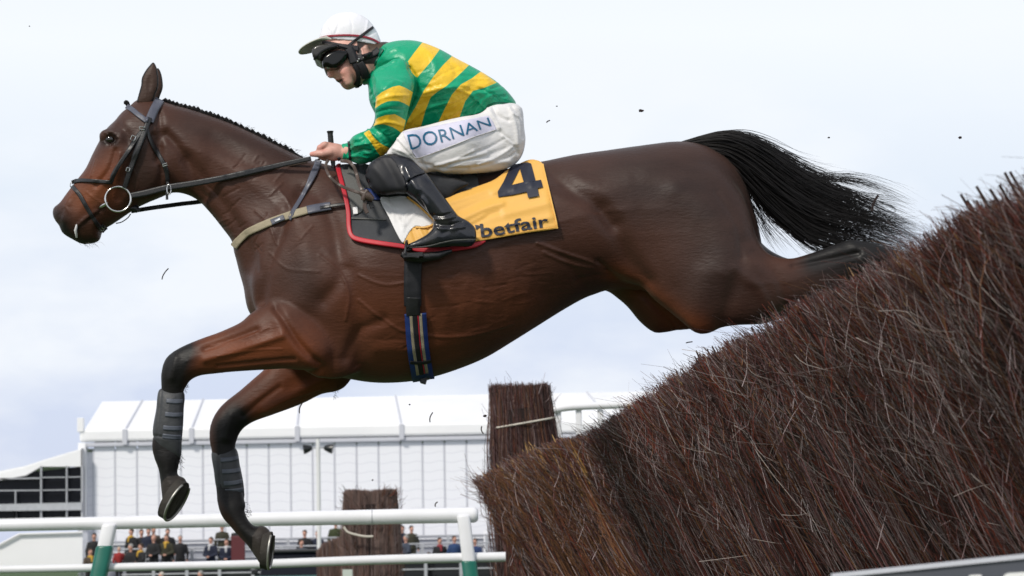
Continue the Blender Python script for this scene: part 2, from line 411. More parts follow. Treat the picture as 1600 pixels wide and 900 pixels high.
# ------------------------------------------------------------------ materials
def mat(name, color=(.5,.5,.5), rough=.6, metal=0., bump=0., bscale=60., stretch=None, var=0., vscale=8., sheen=0., coat=0., spec=.5, col_attr=False, dirt=None, aniso=None):
    m = bpy.data.materials.new(name); m.use_nodes = True; t = m.node_tree; b = t.nodes['Principled BSDF']; l = t.links.new
    b.inputs['Base Color'].default_value = (*color, 1); b.inputs['Roughness'].default_value = rough; b.inputs['Metallic'].default_value = metal
    b.inputs['Specular IOR Level'].default_value = spec; b.inputs['Sheen Weight'].default_value = sheen; b.inputs['Coat Weight'].default_value = coat
    tc = t.nodes.new('ShaderNodeTexCoord'); mp = t.nodes.new('ShaderNodeMapping'); l(tc.outputs['Object'], mp.inputs[0])
    if stretch: mp.inputs['Scale'].default_value = stretch
    src = None
    if col_attr:
        a = t.nodes.new('ShaderNodeAttribute'); a.attribute_name = 'Col'; src = a.outputs['Color']
    if var:
        n = t.nodes.new('ShaderNodeTexNoise'); n.inputs['Scale'].default_value = vscale; n.inputs['Detail'].default_value = 6; n.inputs['Roughness'].default_value = .6; l(mp.outputs[0], n.inputs[0])
        mr = t.nodes.new('ShaderNodeMapRange'); mr.inputs[1].default_value = .3; mr.inputs[2].default_value = .7; mr.inputs[3].default_value = 1-var; mr.inputs[4].default_value = 1+var; l(n.outputs[0], mr.inputs[0])
        mx = t.nodes.new('ShaderNodeVectorMath'); mx.operation = 'SCALE'
        if src is None: mx.inputs[0].default_value = color
        else: l(src, mx.inputs[0])
        l(mr.outputs[0], mx.inputs['Scale']); src = mx.outputs[0]
        r2 = t.nodes.new('ShaderNodeMapRange'); r2.inputs[1].default_value = .3; r2.inputs[2].default_value = .7; r2.inputs[3].default_value = max(0,rough-.1); r2.inputs[4].default_value = min(1,rough+.1)
        l(n.outputs[0], r2.inputs[0]); l(r2.outputs[0], b.inputs['Roughness'])
    if dirt:        # (colour, amount, scale)
        n = t.nodes.new('ShaderNodeTexNoise'); n.inputs['Scale'].default_value = dirt[2]; n.inputs['Detail'].default_value = 8; l(tc.outputs['Object'], n.inputs[0])
        r = t.nodes.new('ShaderNodeMapRange'); r.inputs[1].default_value = .45; r.inputs[2].default_value = .75; r.inputs[4].default_value = dirt[1]; l(n.outputs[0], r.inputs[0])
        x = t.nodes.new('ShaderNodeMixRGB'); l(r.outputs[0], x.inputs[0]); x.inputs[2].default_value = (*dirt[0],1)
        if src is None: x.inputs[1].default_value = (*color,1)
        else: l(src, x.inputs[1])
        src = x.outputs[0]
    if src is not None: l(src, b.inputs['Base Color'])
    if bump:
        n = t.nodes.new('ShaderNodeTexNoise'); n.inputs['Scale'].default_value = bscale; n.inputs['Detail'].default_value = 5; l(mp.outputs[0], n.inputs[0])
        u = t.nodes.new('ShaderNodeBump'); u.inputs['Strength'].default_value = 1; u.inputs['Distance'].default_value = bump; l(n.outputs[0], u.inputs['Height']); l(u.outputs[0], b.inputs['Normal'])
    m.diffuse_color = (*color, 1)
    return m
def banded(name, c0, c1, attr, **k):
    """two-colour cloth; the woven pattern edge is where the float attribute crosses zero"""
    m = mat(name, c0, **k); t = m.node_tree; l = t.links.new; b = t.nodes['Principled BSDF']
    a = t.nodes.new('ShaderNodeAttribute'); a.attribute_name = attr
    r = t.nodes.new('ShaderNodeMapRange'); r.inputs[1].default_value = -.3; r.inputs[2].default_value = .3; l(a.outputs['Fac'], r.inputs[0])
    x = t.nodes.new('ShaderNodeMixRGB'); l(r.outputs[0], x.inputs[0]); x.inputs[1].default_value = (*c0,1); x.inputs[2].default_value = (*c1,1)
    l(x.outputs[0], b.inputs['Base Color']); return m
MT = dict(

 coat=mat('bay_coat', rough=.50, bump=.0012, bscale=150, stretch=(.3,1,1), var=.24, vscale=8, col_attr=True, sheen=.04, spec=.30),
 hair=mat('black_hair', (.005,.004,.004), rough=.6, spec=.25),
 eye=mat('wet_eye', (.008,.005,.004), rough=.05, coat=1),
 hoof=mat('hoof_horn', (.04,.033,.028), rough=.55, bump=.001, bscale=60, var=.4, vscale=30, dirt=((.16,.13,.1),.6,25)),
 sole=mat('hoof_sole', (.035,.03,.025), rough=.8, bump=.003, bscale=70, var=.4, vscale=30),
 alu=mat('shoe_metal', (.42,.41,.38), rough=.4, metal=.8, var=.3, vscale=40),
 leather=mat('black_leather', (.012,.012,.014), rough=.42, bump=.0006, bscale=200, var=.3, vscale=20),
 greyleather=mat('grey_leather', (.085,.09,.12), rough=.4, bump=.0006, bscale=150),
 bootleather=mat('boot_leather', (.009,.010,.016), rough=.26, bump=.004, bscale=9, coat=.25, dirt=((.05,.045,.04),.5,14)),
 brownleather=mat('brown_leather', (.075,.05,.04), rough=.42, bump=.0008, bscale=90, var=.2),
 neop=mat('grey_neoprene', (.04,.042,.046), rough=.5, bump=.001, bscale=90, var=.3, vscale=20),
 neop2=mat('neoprene_strap', (.085,.095,.12), rough=.45, bump=.0006, bscale=90),
 chrome=mat('steel', (.7,.69,.67), rough=.18, metal=1),
 khaki=mat('khaki_elastic', (.34,.29,.20), rough=.8, bump=.0008, bscale=160, stretch=(1,1,6), var=.12, vscale=40),
 red=mat('red_trim', (.5,.015,.03), rough=.5, var=.1),
 padgrey=mat('dark_pad', (.035,.038,.045), rough=.75, bump=.001, bscale=120, dirt=((.11,.11,.1),.35,18)),
 padgrey2=mat('grey_pad', (.12,.12,.115), rough=.85, bump=.001, bscale=150),
 yellow=mat('number_cloth', (.82,.45,.09), rough=.5, bump=.0015, bscale=14, sheen=.1, stretch=(.5,1,2)),
 navy=mat('navy_print', (.01,.013,.03), rough=.55),
 blue=mat('blue_web', (.008,.03,.16), rough=.6),
 white=mat('white_cloth', (.78,.77,.78), rough=.55, bump=.003, bscale=10),
 breech=mat('breeches', (.76,.74,.74), rough=.6, bump=.009, bscale=9, stretch=(1,1,2.0), sheen=.1),
 patch=mat('white_patch', (.66,.64,.78), rough=.5, bump=.0015, bscale=12),
 teal=mat('teal_print', (.0,.11,.22), rough=.5),
 silk=banded('racing_silk', (.0,.35,.175), (.93,.58,.03), 'band', rough=.38, bump=.014, bscale=12, spec=.5),
 skin=mat('skin', (.62,.32,.25), rough=.5, bump=.0006, bscale=70, var=.10, vscale=25),
 lip=mat('lip', (.36,.1,.09), rough=.45), dark=mat('dark_gap', (.015,.006,.006), rough=.7),
 stubble=mat('stubble', (.34,.2,.17), rough=.7),
 helmet=mat('helmet_silk', (.82,.82,.87), rough=.5, bump=.004, bscale=16),
 helmetred=mat('red_piping', (.30,.02,.04), rough=.5),
 peak=mat('peak', (.6,.59,.53), rough=.5), lens=mat('lens', (.004,.004,.004), rough=.15, spec=.4),
 lensgrey=mat('clear_goggle', (.03,.027,.024), rough=.3, coat=.3), strapblack=mat('black_webbing', (.008,.008,.012), rough=.6),
 greenblack=mat('collar_green', (.0,.12,.07), rough=.45, bump=.003, bscale=15),
 rail=mat('rail_plastic', (.80,.80,.83), rough=.32, var=.03, vscale=2, dirt=((.45,.45,.42),.18,5)),
 railgreen=mat('post_green', (.0,.12,.085), rough=.35, var=.08),
 tent=mat('tent_fabric', (.88,.88,.90), rough=.5, var=.03, vscale=.3, dirt=((.7,.71,.75),.25,.35)),
 gutter=mat('gutter_metal', (.56,.57,.63), rough=.5), alum=mat('aluminium', (.45,.46,.49), rough=.4, metal=.3, var=.08),
 glassdark=mat('dark_window', (.008,.009,.014), rough=.25, spec=.2),
 cord=mat('cord', (.62,.57,.50), rough=.8), steelgrey=mat('board_grey', (.075,.08,.10), rough=.4, dirt=((.16,.16,.16),.4,6)),
 boardwhite=mat('board_white', (.8,.8,.8), rough=.5),
 core=mat('birch_core', (.018,.008,.007), rough=.95, bump=.01, bscale=60, stretch=(1,1,.2), var=.5, vscale=30),
 twig=mat('birch_twig', rough=.62, col_attr=True, spec=.35),
 twigfar=mat('birch_twig_far', rough=.75, col_attr=True, spec=.3),
 grass=mat('grass', (.045,.085,.02), rough=.9, bump=.02, bscale=40, var=.4, vscale=1.2),
 concrete=mat('concrete', (.30,.31,.35), rough=.85, var=.12, vscale=1.5),
 cargreen=mat('car_paint', (.015,.09,.08), rough=.25, coat=.6), carblack=mat('car_dark', (.012,.013,.015), rough=.3),
 tyre=mat('tyre', (.015,.015,.015), rough=.85), pole=mat('white_pole', (.75,.75,.76), rough=.4), lampglass=mat('lamp_glass', (.3,.32,.34), rough=.1, metal=.4),
)
# crease shading of the tent wall, painted into its colour as darker wavy lines
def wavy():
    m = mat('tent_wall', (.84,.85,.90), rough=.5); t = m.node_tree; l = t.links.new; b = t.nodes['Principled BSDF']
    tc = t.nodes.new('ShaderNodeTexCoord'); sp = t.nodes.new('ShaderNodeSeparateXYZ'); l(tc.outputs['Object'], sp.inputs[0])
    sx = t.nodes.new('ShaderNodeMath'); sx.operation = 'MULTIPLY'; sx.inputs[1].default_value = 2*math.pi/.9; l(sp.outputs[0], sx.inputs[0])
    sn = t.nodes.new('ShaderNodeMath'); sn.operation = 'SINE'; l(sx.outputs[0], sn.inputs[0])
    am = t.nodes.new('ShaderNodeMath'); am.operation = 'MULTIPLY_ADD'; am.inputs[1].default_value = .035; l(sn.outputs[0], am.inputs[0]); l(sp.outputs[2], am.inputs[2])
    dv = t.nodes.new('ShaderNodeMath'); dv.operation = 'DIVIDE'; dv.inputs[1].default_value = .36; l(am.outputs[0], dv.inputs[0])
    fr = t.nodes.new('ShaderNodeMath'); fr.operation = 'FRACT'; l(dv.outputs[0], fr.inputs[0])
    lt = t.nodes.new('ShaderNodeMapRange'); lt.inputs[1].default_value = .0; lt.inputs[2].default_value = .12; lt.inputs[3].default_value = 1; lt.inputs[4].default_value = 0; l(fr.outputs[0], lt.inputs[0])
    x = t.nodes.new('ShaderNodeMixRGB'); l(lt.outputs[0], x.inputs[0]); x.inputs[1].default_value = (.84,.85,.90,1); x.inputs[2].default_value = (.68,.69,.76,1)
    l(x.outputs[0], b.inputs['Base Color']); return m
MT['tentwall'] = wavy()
# ------------------------------------------------------------------ ground and background
def ground_z(y): return np.interp(y, [0, 20, 60, 3000], [0, 0, -.45, -.45])
ys = np.r_[np.linspace(-60, 20, 9), np.linspace(22, 120, 50), 300, 1000, 3000]; xs = np.r_[-3000,-500,-120, np.linspace(-60,60,61), 120,500,3000]
gy, gx = np.meshgrid(ys, xs, indexing='ij'); gz = ground_z(gy)
tag(mk('grass_ground', np.stack([gx,gy,gz],-1).reshape(-1,3), grid_faces(len(ys), len(xs))[:, ::-1], MT['grass']), 'flat grass racecourse ground', None, None, 'structure')
# main marquee ------------------------------------------------------
TY = 100.; s1 = FPX/TY
def pt(u, v, Y=TY): return P(u, v, Y)
el_, er_ = pt(131, 697), pt(1180, 672); ze = .5*(el_[2]+er_[2]); xl = el_[0]; xr = 46.
rl = pt(160, 631, TY+9); zr = rl[2]+.1
T = thing('marquee', 'long white marquee with ribbed wall and sloping roof behind the stand', 'marquee', (xl, TY, -.45))
wall = MB(); rib = MB(); pw = 34.3/s1; x = xl+.35; i = 0
while x < xr:
    wall.box((x+pw/2, TY+.15, (ze+.6)/2-.35), (pw-.05, .12, ze-.6+1.1)); x += pw
wall.box(((xl+xr)/2, TY+.35, ze/2-.3), (xr-xl, .2, ze))
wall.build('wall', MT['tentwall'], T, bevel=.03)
x = xl+.35
while x < xr+.1: rib.box((x, TY+.19, ze/2-.15), (.05, .2, ze-.1)); x += pw
rib.build('wall_rib', MT['gutter'], T)
g = MB(); g.box(((xl+xr)/2, TY+.02, ze-.03), (xr-xl+.2, .24, .16)); g.build('gutter', MT['gutter'], T, bevel=.03)
g = MB(); g.box(((xl+xr)/2, TY-.02, ze+.33), (xr-xl+.3, .3, .5)); g.build('eave', MT['tent'], T, bevel=.1)
g = MB(); g.prism([(xl, TY-.1, ze+.5), (xr, TY-.1, ze+.5), (xr-.6, TY+9, zr), (rl[0], TY+9, zr)], (0,0,-.12))
g.prism([(xl, TY+18, ze+.5), (xr, TY+18, ze+.5), (xr-.6, TY+9.003, zr), (rl[0], TY+9.003, zr)], (0,0,-.12)); g.build('roof', MT['tent'], T)
g = MB()
for u in (196, 300, 465, 628, 790, 955, 1120):
    a = pt(u, 690); b0 = np.array((a[0], TY-.15, ze+.5)); b1 = np.array((a[0]-.65, TY+9, zr)); g.tube([b0+(0,0,.01), b1+(0,0,.01)], .045, 6); g.box((a[0], TY-.18, ze+.25), (.18,.08,.6))
g.build('roof_seam', MT['gutter'], T)
g = MB(); g.box((xl-.05, TY+.1, ze/2-.2), (.3, .5, ze+.5)); g.box((xl-.1, TY-.1, ze+.75), (.25,.25,.55)); g.build('corner_post', MT['tent'], T, bevel=.02)
# low tent on the left ----------------------------------------------
Y2 = 99.4; s2 = FPX/Y2; q = lambda u, v, Y=Y2: P(u, v, Y)
LT = thing('glazed_pavilion', 'low white pavilion with dark window grid left of the marquee', 'pavilion', (q(60,800)[0], Y2, -.45))
m = MB(); pts = [q(*a) for a in ((128,702),(100,711),(70,720),(40,730),(0,739),(-60,748),(-60,756),(0,750),(40,743),(64,729),(128,729))]
m.prism(pts, (0,.4,0)); m.build('gable', MT['tent'], LT)
m = MB(); top = [(128,700),(100,708),(70,717),(40,727),(0,735),(-60,744)]
for k in range(5):
    a, b = q(*top[k]), q(*top[k+1]); m.prism([a+(0,.03,-.12), b+(0,.03,-.12), b+(-.3,10,.1), a+(-.3,10,.3)], (0,0,.10))
m.build('roof', MT['tent'], LT, smooth=True)
m = MB(); m.prism([q(-60,748), q(128,728), q(128,822), q(-60,824)], (0,.1,0)); o = m.build('window_glass', MT['glassdark'], LT); 
for v_ in o.data.vertices: v_.co.y += .35
fr = MB()
def bar(u0,v0,u1,v1,w,Y=Y2):
    a, b = P(u0,v0,Y), P(u1,v1,Y); d = b-a; l_ = np.linalg.norm(d); d /= l_; n_ = np.cross(d, (0,1,0)); h = n_*w*.6/2/s2
    fr.prism([a-h, b-h, b+h, a+h], (0,.2,0))
for args in ((64,728,64,810,4),(104,728,104,808,3.5),(128,700,128,900,5),(64,746,128,745,2.5),(64,766,128,765,2.5),(-60,767,64,766,3),(24,767,24,824,3),(24,795,24,824,3),(-60,749,64,747,3.5),(-16,767,-16,824,3)): bar(*args)
fr.build('window_frame', MT['alum'], LT)
m = MB(); m.prism([q(-60,789,Y2-.1), q(128,785,Y2-.1), q(128,797,Y2-.1), q(-60,799,Y2-.1)], (0,.3,0)); m.build('fascia', MT['alum'], LT)
m = MB(); m.prism([q(-60,812,Y2-.15), q(128,808,Y2-.15), q(128,816,Y2-.15), q(-60,820,Y2-.15)], (0,.3,0)); m.build('sill', MT['tent'], LT)
LW = thing('tent_annex', 'plain white tent side with sloping shoulder below the glazed pavilion', 'tent', (q(60,890,98)[0], 98, -.45))
m = MB(); m.prism([q(-60,866,98), q(0,851,98), q(30,835,98), q(129,832,98), q(129,884,98), q(-60,888,98)], (0,1.2,0)); m.build('wall', MT['tent'], LW)
m = MB(); m.tube([q(-60,866,97.9), q(0,851,97.9), q(30,835,97.9), q(129,832,97.9)], .05, 6); m.build('roof_edge', MT['pole'], LW)
# terrace ------------------------------------------------------------
def head_z(u, v, Y): return P(u, v, Y)[2]
rows = [(93.0, 858), (94.2, 845), (95.4, 833)]
TR = thing('spectator_terrace', 'pale concrete spectator terrace with steps in front of the marquee', 'terrace', (0, 95, -.45))
m = MB(); x0 = P(131,880,94)[0]; x1 = 46.
m.box(((x0+x1)/2, 96.2, .0), (x1-x0, 7.0, .3)); m.box(((x0+x1)/2, 96.8, .3), (x1-x0, 5.8, .3)); m.box(((x0+x1)/2, 97.4, .6), (x1-x0, 4.6, .3)); m.build('step', MT['concrete'], TR, bevel=.02)
m = MB(); zb_ = P(500,840,99)[2]; m.box(((x0+x1)/2, 99.3, zb_/2-.2), (x1-x0, .2, zb_+.4)); m.build('back_wall', MT['concrete'], TR)
m = MB()
for k in range(5): m.box(((x0+x1)/2, 99.15-.0*k, zb_-.12-k*.3), (x1-x0, .06, .035))
m.build('wall_batten', MT['tent'], TR)
for k in range(14):
    m = MB(); m.box((x0+1+k*3.4, 99.14, zb_/2+.3), (.09, .08, zb_-.3)); m.build('wall_post', MT['tent'], TR)
def rowrail(v, Y, u0, u1, name, posts, label, w=.035, panel=None):
    R_ = thing(name, label, 'railing', P((u0+u1)/2, v, Y)); a, b = P(u0,v,Y), P(u1,v,Y); zb = min(a[2],b[2]); zt = (a[2]+b[2])/2
    m = MB(); m.tube([(a[0],Y,zt),(b[0],Y,zt)], w, 8); m.build('top_rail', MT['alum'], R_, smooth=True)
    m = MB(); m.tube([(a[0],Y,zt-.38),(b[0],Y,zt-.38)], w*.8, 8); m.build('lower_rail', MT['alum'], R_, smooth=True)
    for u in posts:
        p = P(u, v, Y); m = MB(); m.box((p[0], Y+.0, (zt+-.45)/2), (.11,.09, zt+.45)); m.build('post', MT['alum'], R_)
    return R_
rowrail(873, 90.5, 190, 1100, 'crowd_barrier', (240,292,343,395,450,560,612,665,720,775,830,890,960,1040), 'grey metal crowd barrier in front of the lowest spectators')
rowrail(850, 93.8, 190, 1100, 'terrace_handrail', (226,300,372,440,560,610,660,735,800,880,960), 'thin grey handrail between the middle and lower rows of spectators', .03)
rowrail(837, 95.2, 270, 1100, 'terrace_handrail', (270,372,450,600,700,760,850,950), 'upper grey handrail at the back of the terrace', .03)
# light pole ----------------------------------------------------------
LP = thing('floodlight_pole', 'slim white pole carrying two floodlights in front of the marquee', 'floodlight', (P(497,880,88)[0], 88, -.45))
a = P(497,686,88); m = MB(); m.tube([(a[0],88,-.45),(a[0],88,a[2])], .075, 10); m.build('pole', MT['pole'], LP, smooth=True)
m = MB(); m.tube([a+(-.42,0,-.3), a+(.42,0,-.3)], .03, 6); m.build('crossbar', MT['alum'], LP)
for sx in (-1,1):
    c = a+np.array((sx*.33,-.05,-.3)); m = MB()
    t_ = np.linspace(0,1,5); m.tube([c+(sx*(-.12+.3*k),-.02*k,-.05*k) for k in t_], [.07,.11,.14,.16,.17], 12); m.build('lamp', MT['carblack'], LP, smooth=True)
# wing bundles, far fence ---------------------------------------------
def twig_mesh(name, base, tip, rad, col, mt, parent=None, bend=.02, segs=4, curl=None):
    """base, tip (n,3); rad (n,), col (n,3)"""
    n = len(base); t = np.linspace(0,1,segs+1); L_ = np.linalg.norm(tip-base, axis=1)
    b1 = rng.normal(size=(n,3))*bend*L_[:,None]; b2 = rng.normal(size=(n,3))*bend*.6*L_[:,None]
    C = base[:,None]+(tip-base)[:,None]*t[None,:,None]+b1[:,None]*(np.sin(np.pi*t))[None,:,None]+b2[:,None]*(np.sin(2*np.pi*t))[None,:,None]
    d = (tip-base)/np.maximum(L_,1e-9)[:,None]; a = np.cross(d, np.array((.3,.9,.1))); a /= np.linalg.norm(a,axis=1)[:,None]+1e-9; b = np.cross(d, a)
    V = np.zeros((n, segs+1, 3, 3))
    for k in range(3):
        th = 2*math.pi*k/3; V[:,:,k] = C+(a*math.cos(th)+b*math.sin(th))[:,None]*(rad[:,None]*(1-.55*t)[None])[...,None]
    i = np.arange(n)[:,None,None]*(segs+1)*3; s_ = np.arange(segs)[None,:,None]*3; k = np.arange(3)[None,None,:]; k2 = (k+1)%3
    F = np.stack([i+s_+k, i+s_+k2, i+s_+3+k2, i+s_+3+k], -1).reshape(-1,4)
    e0 = (np.arange(n)*(segs+1)*3+segs*3)[:,None]+np.array([0,1,2,2])
    c = np.repeat(col, (segs+1)*3, 0)
    return tag(mk(name, V.reshape(-1,3), F, mt, parent, False, None, c), kind='stuff')
PAL = np.array([(.075,.022,.017),(.16,.032,.020),(.035,.014,.013),(.17,.115,.115),(.34,.275,.28),(.014,.009,.010),(.17,.075,.035),(.105,.048,.050)])
def pal(n, w, jit=.25):
    c = PAL[rng.choice(len(PAL), n, p=np.array(w)/sum(w))]; return c*rng.uniform(1-jit,1+jit,(n,1))
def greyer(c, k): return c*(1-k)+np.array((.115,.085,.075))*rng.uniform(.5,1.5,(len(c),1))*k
def bundle(name, label, u, v, Y, wpx, dpx_shape, n, loose=True, tiltx=0., square=False, z0=0, cordpts=None, grp=None):
    s_ = FPX/Y; top = P(u, v, Y); w = wpx/s_/2; T_ = thing(name, label, 'brushwood', (top[0], Y, z0), grp)
    H = top[2]-z0; th = rng.uniform(0,2*math.pi,n); r = np.sqrt(np.where(rng.random(n) < .25, rng.uniform(0,.6,n), rng.uniform(.6,1,n)))
    if square: ex = np.sign(np.cos(th))*np.abs(np.cos(th))**.6; ey = np.sign(np.sin(th))*np.abs(np.sin(th))**.6
    else: ex, ey = np.cos(th), np.sin(th)
    fl = 1+.03*rng.normal(size=n)
    topx = ex*r*w*fl; topy = ey*r*w*.8
    base = np.stack([top[0]-tiltx+topx*dpx_shape, Y+topy*dpx_shape, np.full(n, z0+.0)], -1)
    hgt = H*(1-np.abs(rng.normal(size=n))*.018)+rng.choice([0,.03],n)*rng.uniform(0,1,n)
    tip = np.stack([top[0]+topx, Y+topy, z0+hgt-.03*(1-r)], -1)
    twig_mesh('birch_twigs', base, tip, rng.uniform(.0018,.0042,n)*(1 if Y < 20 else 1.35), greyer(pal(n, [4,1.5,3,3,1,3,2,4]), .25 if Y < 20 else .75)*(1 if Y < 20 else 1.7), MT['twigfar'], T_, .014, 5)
    m = MB(); m.tube([(top[0]-tiltx,Y,z0),(top[0]-tiltx*.5,Y,z0+H*.5),(top[0],Y,z0+H-.16)], [w*dpx_shape*.8,w*.85,w*.86], 14); m.build('bundle_core', MT['core'], T_)
    nl = n//9; k = rng.integers(0,n,nl); b0 = tip[k]-np.array((0,0,1))*rng.uniform(.05,H*.7,nl)[:,None]; dr = (ex[k]*.9+.0)[:,None]*np.array((1,0,0))+(ey[k])[:,None]*np.array((0,1,0))
    twig_mesh('loose_twigs', b0, b0+dr*rng.uniform(.02,.10,nl)[:,None]*w*5+np.array((0,0,1))*rng.uniform(.06,.16,nl)[:,None], np.full(nl,.0022)*(1 if Y < 20 else 1.6), pal(nl,[2,1,2,3,1,3,1,2]), MT['twigfar'], T_, .08, 3)
    if cordpts is not None:
        a = cordpts; m = MB(); ra, rb = P(*a[0],Y), P(*a[1],Y); c = (ra+rb)/2; hx = (rb[0]-ra[0])/2*1.02; hz = (rb[2]-ra[2])/2
        t_ = np.linspace(0,2*math.pi,41); m.tube(np.stack([c[0]+hx*np.cos(t_), Y+np.sin(t_)*w*1.02*.95, c[2]+hz*np.cos(t_)-.02*np.cos(2*t_)*0+.012*np.sin(t_*1)], -1), .0065 if Y < 20 else .012, 6)
        m.build('cord', MT['cord'], T_, smooth=True)
    return T_
bundle('brushwood_bundle', 'tall brown birch bundle bound with pale cord at the far end of the jump', 812, 603, 17.0, 94, 1.06, 6500, tiltx=-.14, cordpts=[(771,669),(866,652)])
bundle('brushwood_bundle', 'distant square birch post with a loose pale cord behind the white rail', 579, 767, 30.0, 80, .95, 11000, square=True, tiltx=-.02)
m = MB(); c_ = spline([(537,823),(543,831),(555,835),(570,838),(583,838)], False, 4); m.tube(P(c_[:,0], c_[:,1], 29.6), .013, 6)
tag(m.build('loose_cord', MT['cord'], None, smooth=True), 'loose pale cord end hanging off the distant birch post', 'cord')
FB = thing('brush_hurdle', 'low rounded distant birch fence beside the square birch post', 'brush fence', P(520,900,31))
n = 7000; a0 = P(497,862,31); a1 = P(566,800,31); t_ = rng.uniform(0,1,n); ztop = np.interp(t_, [0,.15,.5,1], [a0[2]-.02, P(510,852,31)[2], P(540,842,31)[2], P(560,845,31)[2]])
xt = a0[0]+(a1[0]-a0[0])*t_; yy = 31+rng.uniform(-.35,.35,n); tip = np.stack([xt, yy, ztop+rng.normal(size=n)*.015], -1); base = np.stack([xt+.05, yy, np.full(n,-.1)], -1)
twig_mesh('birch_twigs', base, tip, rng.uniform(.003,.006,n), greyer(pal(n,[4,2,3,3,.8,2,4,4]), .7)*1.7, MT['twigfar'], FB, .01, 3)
m = MB(); m.prism([(a0[0]+.05,30.75,-.1),(a0[0]+.05,30.75,a0[2]-.08),(P(510,852,31)[0],30.75,P(510,860,31)[2]),(a1[0],30.75,P(560,853,31)[2]),(a1[0],30.75,-.1)], (0,.5,0)); m.build('hurdle_core', MT['core'], FB)
m = MB(); m.box((P(543,880,27)[0],27,.3),(.1,.1,1.1)); tag(m.build('fence_stake', mat('stake',(.5,.55,.5),.6), None), 'short pale stake standing before the distant birch fence', 'stake')
# rear wing railing, right of the bundle
RW = thing('wing_railing', 'white tubular wing railing with upright bars beside the tall birch bundle', 'railing', (P(930,650,18)[0],18,0))
m = MB(); c_ = spline([(846,668),(852,652),(861,643),(876,638),(905,635),(985,632),(1090,628)], False, 4); m.tube(P(c_[:,0],c_[:,1],18.), .027, 10); m.build('top_rail', MT['rail'], RW, smooth=True)
for k, u in enumerate((872,904,938,973,1008,1042,1076)):
    b_ = P(u,640,18.02); m = MB(); m.box((b_[0],18.02,b_[2]/2-.0),(.042,.03,b_[2])); m.build('upright', MT['rail'], RW, bevel=.008)
# running rail in front
RR = thing('running_rail', 'white double running rail on white and green posts crossing the foreground left', 'rail', (P(400,880,16.4)[0],16.4,0))
YR = 16.4; sR = FPX/YR
def railtube(name, pts, rpx):
    c_ = spline(pts, False, 6); m = MB(); p_ = P(c_[:,0],c_[:,1],YR); rr = rpx/sR*np.interp(c_[:,0],[0,740],[.84,1.08])
    m.tube(p_, rr, 16); return m
o = railtube('top_rail', [(-60,823),(0,821),(200,816.5),(400,811.5),(600,807.5),(740,804.5)], 11.2).build('top_rail', MT['rail'], RR, smooth=True)
m = MB(); cc = P(740,804.5,YR); m.tube([cc+(k*.01,0,0) for k in range(4)], [12.1/sR,11.8/sR,10.4/sR,7.2/sR], 16); m.build('rail_end', MT['rail'], RR, smooth=True)
railtube('lower_rail', [(-60,891.5),(0,890),(200,886),(400,881.5),(600,874.5),(790,870)], 7.0).build('lower_rail', MT['rail'], RR, smooth=True)
for u in (545,):
    m = MB(); p_ = P(581,808,YR); m.tube([p_+(0,0,0),p_+(.006,0,0)], 12.0/sR, 16); m.build('rail_joint', MT['alum'], RR, smooth=True)
def post(ut, vt, ub, vb, wpx, vsplit, YY=YR-.03):
    w = wpx/sR; a = P(ut,vt,YY); b = P(ub,vb,YY); d = (a-b)/np.linalg.norm(a-b); cpos = lambda v: b+(a-b)*((v-vb)/(vt-vb))
    gz_ = (0-b[2])/d[2]; base = b+d*gz_; sp = cpos(vsplit)
    def col(p0, p1, ww, name, mt):
        m = MB(); x_ = np.array((1,0,0)); y_ = np.array((0,1,0)); V=[]
        prof = [(math.copysign(abs(math.cos(t))**.55,math.cos(t)), math.copysign(abs(math.sin(t))**.55,math.sin(t))) for t in np.linspace(0,2*math.pi,20,endpoint=False)]
        for p_, s_ in ((p0,1),(p1-d*.015,1),(p1-d*.005,.93),(p1,.8)):
            V += [p_+x_*c[0]*ww*s_/2+y_*c[1]*ww*s_/2 for c in prof]
        F = [(i*20+k, i*20+(k+1)%20,(i+1)*20+(k+1)%20,(i+1)*20+k) for i in range(3) for k in range(20)]+[tuple(range(60,80)), tuple(range(19,-1,-1))]
        m.add(V, F); o = m.build(name, mt, RR, smooth=True); return o
    col(base, sp, w*1.12, 'post_sleeve', MT['railgreen']); col(sp-d*.02, a, w*.96, 'post', MT['rail'])
post(171.5,819,150,920,23.5,852.5); post(724,805,738,920,21.5,876)
# ------------------------------------------------------------------ horse
HO = thing('horse', 'dark bay racehorse in mid jump with outstretched forelegs and streaming black tail', 'horse', (P(700,430,YH)[0], YH, 0))
h = .0068
lo = P(60,1010,YH)-np.array((0,.42,0)); hi = P(1700,60,YH)+np.array((.05,.42,.0))
lo[2] = P(400,930,YH)[2]-.05
VH = Vol((lo[0], YH-.40, lo[2]), (hi[0], YH+.40, hi[2]), h)
trunk = [(214,157),(232,153),(250,157),(270,164),(300,172),(330,182),(360,193),(400,211),(440,231),(475,248),(505,256),(540,264),(600,272),(680,279),(740,275),(790,266),
 (840,255),(860,251),(900,243),(950,236),(1000,229),(1060,222),(1100,228),(1135,246),(1158,270),(1170,300),(1178,330),(1186,360),(1190,400),(1170,440),(1120,470),(1060,470),(1000,452),(955,452),
 (930,459),(910,467),(880,484),(840,509),(800,534),(760,558),(720,575),(680,588),(640,596),(590,598),(545,592),(500,580),(460,560),(425,530),(398,500),(388,485),(384,470),(381,450),(374,425),(369,405),(366,392),
 (362,376),(348,357),(334,339),(320,323),(309,313),(295,305),(280,301),(266,301),(254,306),(238,313),(216,323),(202,332),(177,349),(161,359),(157,368),(153,377),(140,381),(127,381),(113,374),(101,367),(95,360),
 (93,353),(87,346),(82.5,336),(84,325),(94,317),(103,305),(113,292),(124,278),(135,264),(145,243),(157,220),(166,204),(181,189),(191,177),(202,168)]
